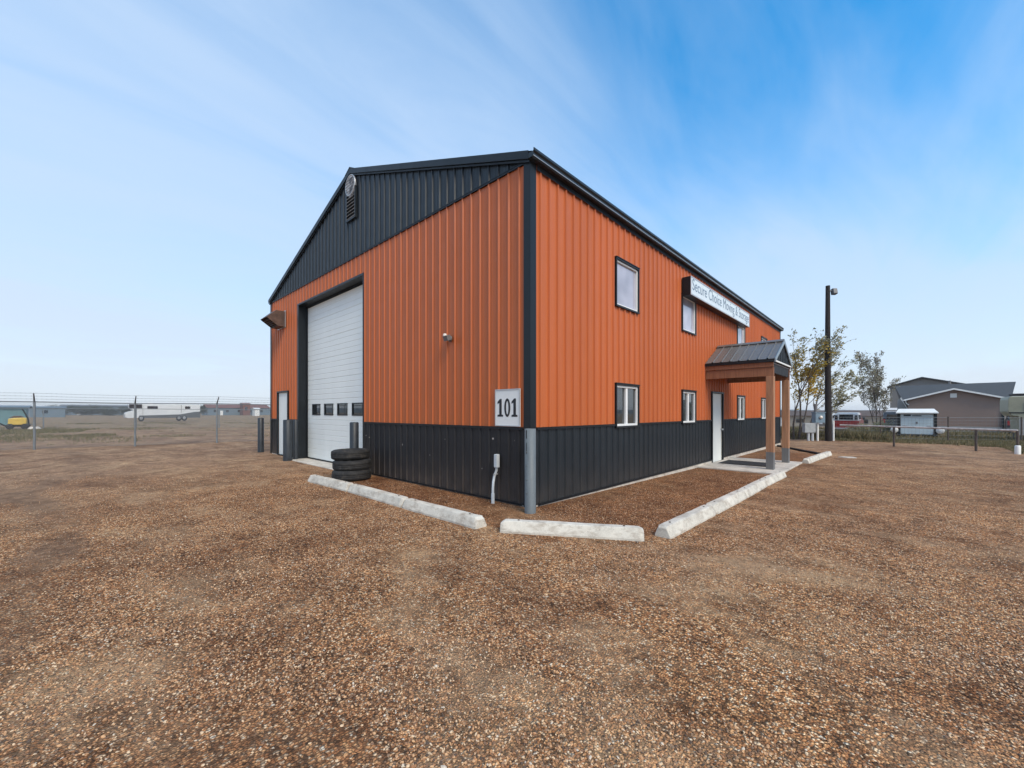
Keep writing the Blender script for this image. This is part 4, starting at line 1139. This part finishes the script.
# ------------------------------------------------------------------ brown house
STUC = simple('brown_stucco', (.27, .195, .16), .85, var=.05, scale=3, bumps=.003)
STUC2 = simple('pale_siding_house', (.30, .29, .27), .8, var=.06)
GABG = simple('grey_gable_siding', (.20, .19, .18), .8, var=.06)
SHING = simple('dark_shingles', (.055, .060, .066), .85, var=.25, scale=8)
FNDN = simple('house_foundation', (.33, .34, .34), .8, var=.08)
def house():
    p = Vector((7.15, 40.7, 0)); z = GZ(p.x, p.y)
    t = thing('brown_house', 'brown bungalow with white trimmed gable and dark shingle roof at the right', 'house', (p.x, p.y, z), 0)
    w = 2.48; he = 2.50; hp = 3.24
    m = MB(); m.prism([(-w, .45), (w, .45), (w, he), (0, hp), (-w, he)], 'y', 0, 4.0); m.build('wall', STUC, t)
    m = MB(); m.box((-w-.02, -.03, -.3), (w+.02, 4.0, .45)); m.build('foundation', FNDN, t)
    for s in (1, -1):
        m = MB(); q = [(0, hp+.10), (0, hp+.02), (s*(w+.25), he-.055), (s*(w+.25), he+.025)]; m.prism(q if s < 0 else q[::-1], 'y', -.35, 4.2); m.build('roof', SHING, t)
        m = MB(); q = [(0, hp+.09), (0, hp-.03), (s*(w+.27), he-.10), (s*(w+.27), he+.01)]; m.prism(q if s < 0 else q[::-1], 'y', -.39, -.352); m.build('fascia', WHITE, t)
    m = MB(); m.box((-.17, -.04, 2.62), (.17, .0, 2.94)); m.build('gable_vent', WHITE, t)
    m = MB(); m.box((w-.12, -.07, .1), (w-.0, -.001, he-.1)); m.build('downspout', TRIM, t)
    m = MB(); m.tube([(-w-.15, -.2, he-.05), (-w-.08, 0, he-.3), (-w+.05, -.05, he-.4)], .04, 6); m.build('gutter_elbow', WHITE, t)
    # main range behind, ridge across the view
    y0, y1, yr = 3.0, 10.5, 6.3
    m = MB(); m.box((-2.7, 3.3, -.3), (2.95, 10.0, 2.5)); m.build('wall', STUC2, t)
    m = MB(); m.add([(-2.75, y0, 2.55), (3.2, y0, 2.58), (3.4, y1, 2.5), (-2.9, y1, 2.5), (-3.3, yr, 3.92), (3.85, yr, 3.97)], [(0, 1, 5, 4), (2, 3, 4, 5), (1, 2, 5), (3, 0, 4), (3, 2, 1, 0)]); m.build('roof', SHING, t)
    # second gable poking up behind the ridge, left
    m = MB(); m.prism([(-3.7, 2.0), (1.9, 2.0), (1.9, 4.2), (-1.25, 5.05), (-3.7, 4.25)], 'y', 15.3, 19); m.build('gable_wall', GABG, t)
    m = MB(); m.prism([(-3.95, 4.2), (-1.25, 5.08), (2.2, 4.15), (2.2, 4.25), (-1.25, 5.2), (-3.95, 4.3)], 'y', 15.0, 19.2); m.build('roof', SHING, t)
    m = MB(); m.tube([(.2, 6.5, 3.8), (.2, 6.5, 4.25)], .09, 8); m.build('roof_pipe', GREYM, t)
    # left wall end of the main range with sloping white bargeboard
    m = MB(); m.prism([(-3.1, -.3), (-2.55, -.3), (-2.55, 2.0), (-2.85, 2.75), (-3.1, 2.5)], 'y', 1.2, 3.1); m.build('wall', STUC2, t)
    m = MB(); m.prism([(-2.5, 1.75), (-2.5, 1.9), (-2.9, 2.75), (-2.9, 2.6)], 'y', 1.05, 1.19); m.build('fascia', WHITE, t)
house()

# low buildings in the background
def low_building(name, label, x, y, w, d, h, wallm, roofm, rh=.5, rz=0.0, wins=3, doors=1, base=None):
    z = gz(x, y) if base is None else base
    t = thing(name, label, 'building', (x, y, z), rz)
    m = MB(); m.box((-w/2, 0, -.5), (w/2, d, h)); m.build('wall', wallm, t)
    m = MB(); m.prism([(-.3, h-.02), (d/2, h+rh), (d+.3, h-.02), (d+.3, h+.06), (d/2, h+rh+.1), (-.3, h+.06)], 'x', -w/2-.3, w/2+.3); m.build('roof', roofm, t)
    for k in range(wins):
        x = -w/2+w*(k+.6)/(wins+.4)
        m = MB(); m.box((x-.5, -.04, h*.42), (x+.5, -.001, h*.75)); wd = m.build('window', CARGL, t)
    for k in range(doors):
        x = -w/2+w*(k+.25)/(doors+.2)
        m = MB(); m.box((x-.5, -.05, 0), (x+.5, -.002, min(2.0, h*.85))); m.build('door', WHITE, t)
    return t
BRR = simple('brown_roof', (.10, .070, .055), .85, var=.2)
REDR = simple('dull_red_roof', (.17, .075, .06), .8, var=.2)
TEAL = simple('teal_sheet', (.11, .22, .235), .6, var=.15, streak=(1, 1, .2))
BLUES = simple('blue_grey_sheet', (.13, .18, .22), .6, var=.12)
BEIGE = simple('beige_wall', (.38, .32, .25), .8, var=.08)
low_building('long_shed', 'long low shed with brown roof in the background behind the small trees', -3.0, 72, 16, 8, 1.75, BEIGE, BRR, .75, wins=6, doors=2)
low_building('storage_shed', 'long low teal metal storage shed at the far left edge', -67.9, -14.6, 12, 4, 1.95, TEAL, BLUES, .15, R_(90), wins=0, doors=0)
low_building('storage_shed', 'low blue grey shed beyond the near fence post, right of the teal shed', -158.8, -9.7, 6.2, 6, 2.5, BLUES, BLUES, .3, R_(90), wins=1, doors=0)
low_building('distant_building', 'distant long building with dull red roof seen left of the warehouse corner', -211.7, 46.2, 24, 12, 3.2, BLUES, REDR, 1.5, R_(90), wins=5)
low_building('distant_building', 'small distant pale building just left of the warehouse corner', -167.2, 41.0, 1.5, 3, 2.6, WHITE, WHITE, .3, R_(90), wins=0, doors=0)
low_building('distant_building', 'small distant red block standing above the long red roof', -206, 47.3, 2.8, 5, 5.0, REDR, REDR, .4, R_(90), wins=1, doors=0)
low_building('distant_building', 'low distant grey warehouse behind the motorhome', -260, 4, 26, 12, 4.0, BLUES, GREYM, .6, R_(90), wins=6)

# motorhome
MHD = simple('motorhome_graphic', (.09, .095, .10), .4, var=.1)
MHW = simple('motorhome_white', (.66, .67, .67), .4, var=.04)
def motorhome():
    p = Vector((-80.7, .28, 0)); z = gz(p.x, p.y)
    t = thing('motorhome', 'long white motorhome with dark swoosh graphics parked across the far field', 'motorhome', (p.x, p.y, z), R_(90))
    t.scale = (.77, 1, 1)
    m = MB(); m.prism([(0.15, .62), (.1, 1.15), (.35, 1.4), (1.3, 1.62), (1.0, 1.95), (.8, 2.05), (.75, 2.5), (.95, 2.66), (12.0, 2.66), (12.0, .55), (.5, .5)][::-1], 'y', 0, 2.5); m.build('body', MHW, t, bevel=.05)
    m = MB(); m.box((.72, -.02, 2.0), (2.6, -.001, 2.62)); m.build('cab_window', CARGL, t)
    for a, b in ((3.4, 5.0), (9.4, 10.3)):
        m = MB(); m.box((a, -.025, 1.95), (b, -.001, 2.35)); m.build('window', CARGL, t)
    m = MB(); m.prism([(2.2, .5), (12.0, .5), (12.0, 1.5), (11.0, 1.45), (8.6, 1.05), (5.0, .95), (2.2, .9)], 'y', -.03, -.002); m.build('graphic', MHD, t)
    m = MB(); m.box((2.7, -.04, .35), (2.75, -.031, 2.6)); m.box((8.75, -.04, 1.3), (8.82, -.003, 2.6)); m.build('seam', GREYM, t)
    m = MB(); m.box((3.5, .8, 2.67), (4.4, 1.6, 2.88)); m.box((7.2, .8, 2.67), (8.0, 1.6, 2.86)); m.build('roof_unit', WHITE, t)
    for xx in (2.5, 8.4, 9.3):
        M = Matrix.Translation((xx, .12, .46)) @ Matrix.Rotation(R_(90), 4, 'X')
        m = MB(); m.lathe([(.25, -.15), (.42, -.15), (.46, -.1), (.46, .12), (.42, .16), (.25, .16)], 20, M=M); w = m.build('wheel', RUBBER, t)
        m = MB(); m.lathe([(0, -.02), (.25, -.1), (.25, .17), (0, .12)], 16, M=M); m.build('rim', RIMM, w)
motorhome()
# yellow machine
YEL = simple('machine_yellow', (.62, .42, .07), .45, var=.1)
def machine():
    p = Vector((-48.9, -8.45, 0)); z = gz(p.x, p.y)
    t = thing('yellow_machine', 'small yellow wheeled machine with dark raised arms standing in the field by the fence', 'machine', (p.x, p.y, z), R_(90))
    t.scale = (.80, 1, .92)
    m = MB(); m.prism([(-.15, .42), (1.1, .42), (1.12, 1.0), (.9, 1.08), (.2, 1.05), (-.12, .98)], 'y', 0, 1.2); m.build('body', YEL, t, bevel=.06)
    m = MB(); m.prism([(-.3, .25), (1.3, .25), (1.35, .42), (-.35, .42)], 'y', .1, 1.1); m.build('chassis', DARK, t, bevel=.02)
    m = MB(); m.prism([(-.1, 1.06), (.95, 1.09), (.7, 1.25), (.2, 1.23)], 'y', .15, 1.05); m.build('hood', BROWNM, t, bevel=.03)
    m = MB(); m.tube([(1.25, .3, .4), (1.2, .3, .95), (.82, .2, 1.85)], .06, 8); m.build('arm', DARK, t)
    m = MB(); m.tube([(-.3, .3, .35), (-.75, .3, .6), (-1.05, .3, 1.30)], .07, 8); m.build('arm', DARK, t)
    for xx in (.0, 1.0):
        M = Matrix.Translation((xx, .0, .27)) @ Matrix.Rotation(R_(90), 4, 'X')
        m = MB(); m.lathe([(0, -.08), (.2, -.1), (.27, -.07), (.27, .07), (.2, .1), (0, .08)], 18, M=M); m.build('wheel', RUBBER, t)
machine()
m = MB(); r = random.Random(2)
m.lathe([(0, .28), (.25, .25), (.38, .12), (.40, 0)], 9); o = m.build('boulder', SLABM); q = Vector((-48.3, -7.1, 0)); o.location = (q.x, q.y, gz(q.x, q.y)-.02); tag(o, 'pale stone on the grass just right of the yellow machine', 'stone')

# ------------------------------------------------------------------ vegetation
def tree(name, label, lat, dep, stems, leaf_mats, seed, leaf_n, leaf_s, wind=.35, height=5.8, pick=None, scale=(1, 1, 1)):
    r = random.Random(seed); p = LD(lat, dep); z = GZ(p.x, p.y)
    t = thing(name, label, 'tree', (p.x, p.y, z), YAW); t.scale = scale
    trunk = MB(); twigs = MB(); tips = []
    def grow(P, D, Lh, rad, lvl):
        n = 5; pts = [P]; rs = [rad]; d = D.copy(); q = P.copy()
        for k in range(n):
            d = (d+Vector((r.gauss(0, .10)+wind*.05*(lvl+1), r.gauss(0, .10), r.gauss(.03, .05)))).normalized()
            q = q+d*Lh/n; pts.append(q.copy()); rs.append(max(.004, rad*(1-.75*(k+1)/n)))
            if lvl >= 2 or (lvl == 1 and k > 1): tips.append((q.copy(), d.copy()))
        (trunk if lvl == 0 else twigs).tube(pts, rs, 7 if lvl == 0 else 4, cap=False)
        if lvl < 3:
            nb = (9, 7, 4)[lvl]
            for k in range(nb):
                f = r.uniform(.28 if lvl == 0 else .15, 1.0); i = min(n-1, int(f*n)); B = pts[i].lerp(pts[i+1], f*n-i)
                ax = Vector((r.gauss(0, 1), r.gauss(0, 1), 0)).normalized()
                nd = (d*.75+ax*r.uniform(.35, .8)+Vector((wind*.6, 0, .25))).normalized()
                grow(B, nd, Lh*r.uniform(.32, .52)*(1.15-.4*f), rs[i]*.5, lvl+1)
    for (dx, dy, lean, Lh) in stems:
        grow(Vector((dx, dy, -.1)), Vector((lean, r.uniform(-.1, .1), 1)).normalized(), Lh, .055*Lh/5, 0)
    tk = trunk.build('trunk', BARK, t); twigs.build('branches', BARK, t)
    cr = MB()
    for i in range(leaf_n):
        P, d = r.choice(tips)
        c = P+Vector((r.gauss(0, .07), r.gauss(0, .07), r.gauss(0, .06)))
        mi = pick(c, r) if pick else 0
        if mi is None: continue
        s = leaf_s*r.uniform(.6, 1.3)
        u = (d+Vector((r.gauss(0, .6), r.gauss(0, .6), r.gauss(0, .4)))).normalized(); w = u.cross(Vector((r.gauss(0, 1), r.gauss(0, 1), r.gauss(0, 1)))).normalized()
        cr.add([c, c+u*s*.5+w*s*.28, c+u*s, c+u*s*.5-w*s*.28], [(0, 1, 2, 3)], mi)
    cr.build('crown', leaf_mats, t)
def pick1(c, r):
    # ochre leaves hold on the left centre of the crown, the rest grey green and thinner
    yel = math.exp(-((c.x+.1)/1.1)**2-((c.z-3.3)/1.2)**2)*(.35+1.3*float(vnoise(np.array([c.x*2.2+9]), np.array([c.z*2.2]))[0]))
    if r.random() < yel*1.9: return 1
    return 0 if r.random() < .42 else None
tree('aspen_tree', 'leaning multi stemmed tree with sparse ochre and grey green leaves behind the porch', 16.3, 23.2,
     [(-.35, .1, -.10, 5.0), (.0, .2, .02, 5.4), (.35, 0, .20, 4.8), (.1, .4, .50, 4.7), (.6, .3, .72, 4.2)], [LEAFG, LEAFY], 4, 9500, .14, .45, pick=pick1, scale=(1, 1, .95))
tree('aspen_tree', 'smaller nearly bare tree between the light pole and the brown house', 24.2, 27.2,
     [(.0, 0, .0, 4.9), (.15, .1, .15, 3.6), (-.1, .1, -.12, 3.8)], [LEAFB, LEAFG], 11, 6500, .11, .06, pick=lambda c, r: 0 if r.random() < .65 else 1, scale=(.72, .8, .92))
def bushes(items):
    for k, (lat, dep, w, h, lab, mt) in enumerate(items):
        r = random.Random(90+k); p = LD(lat, dep); z = gz(p.x, p.y)
        t = thing('bush', lab, 'bush', (p.x, p.y, z), YAW)
        st = MB(); fo = MB()
        nclump = max(5, int(w*1.6)); cl = [(r.uniform(-w/2, w/2), r.uniform(-1, 1), h*r.uniform(.35, .8), h*r.uniform(.25, .45)) for _ in range(nclump)]
        for cx, cy, cz, cr_ in cl: st.tube([(cx*.8, cy*.8, -.1), (cx, cy, cz)], [.05, .02], 5)
        for i in range(int(260*nclump)):
            cx, cy, cz, cr_ = r.choice(cl); v = Vector((r.gauss(0, 1), r.gauss(0, 1), r.gauss(0, 1))).normalized()*cr_*r.uniform(.4, 1.1)
            c = Vector((cx, cy, cz))+Vector((v.x*1.5, v.y, v.z)); 
            if c.z < 0: continue
            s = h*.07; u = Vector((r.gauss(0, 1), r.gauss(0, 1), r.gauss(0, 1))).normalized(); w_ = u.cross(Vector((r.gauss(0, 1), 0, 1))).normalized()
            fo.add([c, c+u*s+w_*s*.5, c+u*s*2, c+u*s-w_*s*.5], [(0, 1, 2, 3)])
        st.build('stems', BARK, t); fo.build('foliage', mt, t)
bushes([(-150, 160, 60, 3.6, 'long dark windbreak on the horizon behind the motorhome', BUSHF),
        (22.9, 26.8, 1.3, .8, 'scrubby brown bush right of the red pickup', LEAFG),
        (25.0, 27.6, 1.6, .9, 'scrubby bush at the foot of the small bare tree', LEAFG)])
# distant horizon ground rise
HILL = simple('far_hills', (.085, .10, .105), .95, var=.15, scale=.02)
def hills():
    m = MB(); n = 200; r = random.Random(5)
    for D, hmax, seed in ((620, 9.0, 1), (1100, 11, 2)):
        top = []; bot = []
        for k in range(n+1):
            a = YAW+math.radians(75)-math.radians(150)*k/n
            x = CAM.x-math.sin(a)*D; y = CAM.y+math.cos(a)*D
            u = k*.35+seed*50
            h = hmax*(.45+.35*float(vnoise(np.array([u*.35]), np.array([seed*3.])) [0])+.18*float(vnoise(np.array([u]), np.array([1.]))[0])+.10*float(vnoise(np.array([u*4]), np.array([2.]))[0]))
            left = (math.degrees(a-YAW) > 0)
            if not left: h *= .55
            top.append((x*1.0, y*1.0, h)); bot.append((CAM.x-math.sin(a)*(D-60), CAM.y+math.cos(a)*(D-60), -2.5))
        back = [(CAM.x-math.sin(YAW+math.radians(75)-math.radians(150)*k/n)*(D+90), CAM.y+math.cos(YAW+math.radians(75)-math.radians(150)*k/n)*(D+90), -2.5) for k in range(n+1)]
        vs = bot+top+back
        m.add(vs, [(k, k+n+1, k+n+2, k+1) for k in range(n)]+[(k+n+1, k+2*n+2, k+2*n+3, k+n+2) for k in range(n)])
    o = m.build('hills', HILL); struct(o)
hills()

def grass(name, label, regions, mats, seed, thr=.3):
    r = random.Random(seed); m = MB()
    for (x0, x1, y0, y1, n, h, k) in regions:
        X_ = np.array([r.uniform(x0, x1) for _ in range(n)]); Y_ = np.array([r.uniform(y0, y1) for _ in range(n)])
        V_ = vnoise(X_*k, Y_*k*1.7, 3)*.6+vnoise(X_*k*3.1, Y_*k*3.1, 5)*.4
        for x, y, v in zip(X_, Y_, V_):
            if v < thr: continue
            z = gz(x, y)-.01; hh = h*r.uniform(.4, 1.15)*(.6+v*.6); a = r.uniform(0, 6.28); d = math.hypot(x-CAM.x, y-CAM.y); w = .010*r.uniform(.7, 1.6)*(d/24)
            bx, by = math.cos(a)*w, math.sin(a)*w; lx, ly = r.gauss(.12, .25)*hh, r.gauss(0, .25)*hh
            m.add([(x-bx, y-by, z), (x+bx, y+by, z), (x+lx*.4+bx*.6, y+ly*.4+by*.6, z+hh*.6), (x+lx, y+ly, z+hh), (x+lx*.4-bx*.6, y+ly*.4-by*.6, z+hh*.6)], [(0, 1, 2, 3, 4)], 0 if r.random() < .25+v*.5 else 1)
    o = m.build(name, mats); o['kind'] = 'stuff'; o['label'] = label; o['category'] = 'grass'
grass('tall_grass', 'tall green and straw coloured grass along the right fences',
      [(-3, 12, 23.4, 29, 34000, .19, .5), (7.4, 13, 19.5, 24, 12000, .18, .5), (-1.5, 3.8, 24.0, 26, 8000, .60, .8), (-5, 13, 29, 39, 16000, .35, .4)], [GRASSM, STRAW], 21, .22)
grass('dry_grass', 'patches of low dry grass and weeds in the field beyond the left fence',
      [(-70, -23, -32, 26, 60000, .13, .16), (-40, -22.5, -12, 12, 16000, .12, .25), (-46, -25, -18, -3, 26000, .16, .09)], [GRASSM, STRAW], 22, .56)

# ------------------------------------------------------------------ sky and sun
SUN_EL, SUN_AZ = R_(44), R_(105)      # azimuth clockwise from +y
w = bpy.data.worlds.new('World'); scene.world = w; w.use_nodes = True
nt = w.node_tree; bg = nt.nodes['Background']
sky = nt.nodes.new('ShaderNodeTexSky'); sky.sky_type = 'NISHITA'; sky.sun_disc = False
sky.sun_elevation = SUN_EL; sky.sun_rotation = SUN_AZ; sky.air_density = 1.0; sky.dust_density = .4; sky.ozone_density = 3.0; sky.altitude = 600
hs = nt.nodes.new('ShaderNodeHueSaturation'); hs.inputs['Hue'].default_value = .488; hs.inputs['Saturation'].default_value = 1.38; hs.inputs['Value'].default_value = 1.3
lnk(nt, sky.outputs[0], hs.inputs['Color'])
tc = nt.nodes.new('ShaderNodeTexCoord'); sp = nt.nodes.new('ShaderNodeSeparateXYZ'); lnk(nt, tc.outputs['Generated'], sp.inputs[0])
zc = math_(nt, 'MAXIMUM', sp.outputs['Z'], 0.0)
den = math_(nt, 'ADD', zc, .22)
cx = math_(nt, 'DIVIDE', sp.outputs['X'], den); cy = math_(nt, 'DIVIDE', sp.outputs['Y'], den)
cb = nt.nodes.new('ShaderNodeCombineXYZ'); lnk(nt, cx, cb.inputs[0]); lnk(nt, cy, cb.inputs[1])
mp = nt.nodes.new('ShaderNodeMapping'); mp.inputs['Rotation'].default_value = (0, 0, R_(-62)); mp.inputs['Scale'].default_value = (1.15, .55, 1); mp.inputs['Location'].default_value = (9.1, 4.4, 0)
lnk(nt, cb.outputs[0], mp.inputs[0])
nb = nt.nodes.new('ShaderNodeTexNoise'); nb.inputs['Scale'].default_value = .95; nb.inputs['Detail'].default_value = 7; nb.inputs['Roughness'].default_value = .5; nb.inputs['Distortion'].default_value = .6
lnk(nt, mp.outputs[0], nb.inputs['Vector'])
mp2 = nt.nodes.new('ShaderNodeMapping'); mp2.inputs['Rotation'].default_value = (0, 0, R_(-75)); mp2.inputs['Scale'].default_value = (2.4, .7, 1)
lnk(nt, cb.outputs[0], mp2.inputs[0])
nf = nt.nodes.new('ShaderNodeTexNoise'); nf.inputs['Scale'].default_value = 1.6; nf.inputs['Detail'].default_value = 8; nf.inputs['Roughness'].default_value = .6; nf.inputs['Distortion'].default_value = .8
lnk(nt, mp2.outputs[0], nf.inputs['Vector'])
cm = math_(nt, 'ADD', math_(nt, 'MULTIPLY', nb.outputs['Fac'], .73), math_(nt, 'MULTIPLY', nf.outputs['Fac'], .27))
# the thin sheet of cirrus thickens towards the horizon and breaks open overhead to the north east
hz_ = math_(nt, 'POWER', math_(nt, 'SUBTRACT', 1.0, zc), 3.0)
cm = math_(nt, 'ADD', cm, math_(nt, 'MULTIPLY', hz_, .60))
dp = nt.nodes.new('ShaderNodeVectorMath'); dp.operation = 'DOT_PRODUCT'; lnk(nt, tc.outputs['Generated'], dp.inputs[0])
gap = (FW+RT*1.45+Vector((0, 0, 1.25))).normalized(); dp.inputs[1].default_value = gap
gp = math_(nt, 'DIVIDE', math_(nt, 'SUBTRACT', dp.outputs['Value'], .72), .28, clamp=True)
cm = math_(nt, 'SUBTRACT', cm, math_(nt, 'MULTIPLY', gp, .20))
mask = ramp(nt, cm, [(.26, (0, 0, 0)), (.50, (.52, .52, .52)), (.66, (.82, .82, .82)), (.95, (.97, .97, .97))])
hcol = mixc(nt, math_(nt, 'POWER', math_(nt, 'SUBTRACT', 1.0, zc), 5.0), (2.6, 3.3, 4.3), (3.35, 3.65, 4.0))
mixed = mixc(nt, mask, hs.outputs[0], hcol)
lnk(nt, mixed, bg.inputs[0]); bg.inputs[1].default_value = .13

sd = bpy.data.lights.new('sun', 'SUN'); sd.energy = 1.75; sd.angle = R_(28); sd.color = (1.0, .90, .74)
so = bpy.data.objects.new('sun', sd); COL.objects.link(so)
sv = Vector((math.sin(SUN_AZ)*math.cos(SUN_EL), math.cos(SUN_AZ)*math.cos(SUN_EL), math.sin(SUN_EL)))
so.rotation_euler = sv.to_track_quat('Z', 'Y').to_euler(); so.location = (20, -20, 30)

scene.view_settings.view_transform = 'Standard'; scene.view_settings.look = 'None'
scene.view_settings.exposure = 0.86; scene.view_settings.gamma = 1.0; scene.view_settings.use_curve_mapping = False
scene.cycles.max_bounces = 6; scene.cycles.diffuse_bounces = 3; scene.cycles.use_denoising = True

# thin autumn haze over the fields: a closed box of even density round the whole scene
hm = bpy.data.materials.new('haze_air'); hm.use_nodes = True
hn = hm.node_tree; hn.nodes.remove(hn.nodes['Principled BSDF'])
pv = hn.nodes.new('ShaderNodeVolumePrincipled'); pv.inputs['Color'].default_value = (.97, .98, 1, 1); pv.inputs['Density'].default_value = .0005; pv.inputs['Anisotropy'].default_value = .2
hn.links.new(pv.outputs[0], hn.nodes['Material Output'].inputs['Volume'])
m = MB(); m.box((-1300, -700, -4.5), (1300, 1400, 12.5)); hz = m.build('haze', hm); hz['kind'] = 'stuff'; hz['label'] = 'thin pale haze hanging over the far fields'; hz['category'] = 'haze'
scene.cycles.volume_bounces = 0
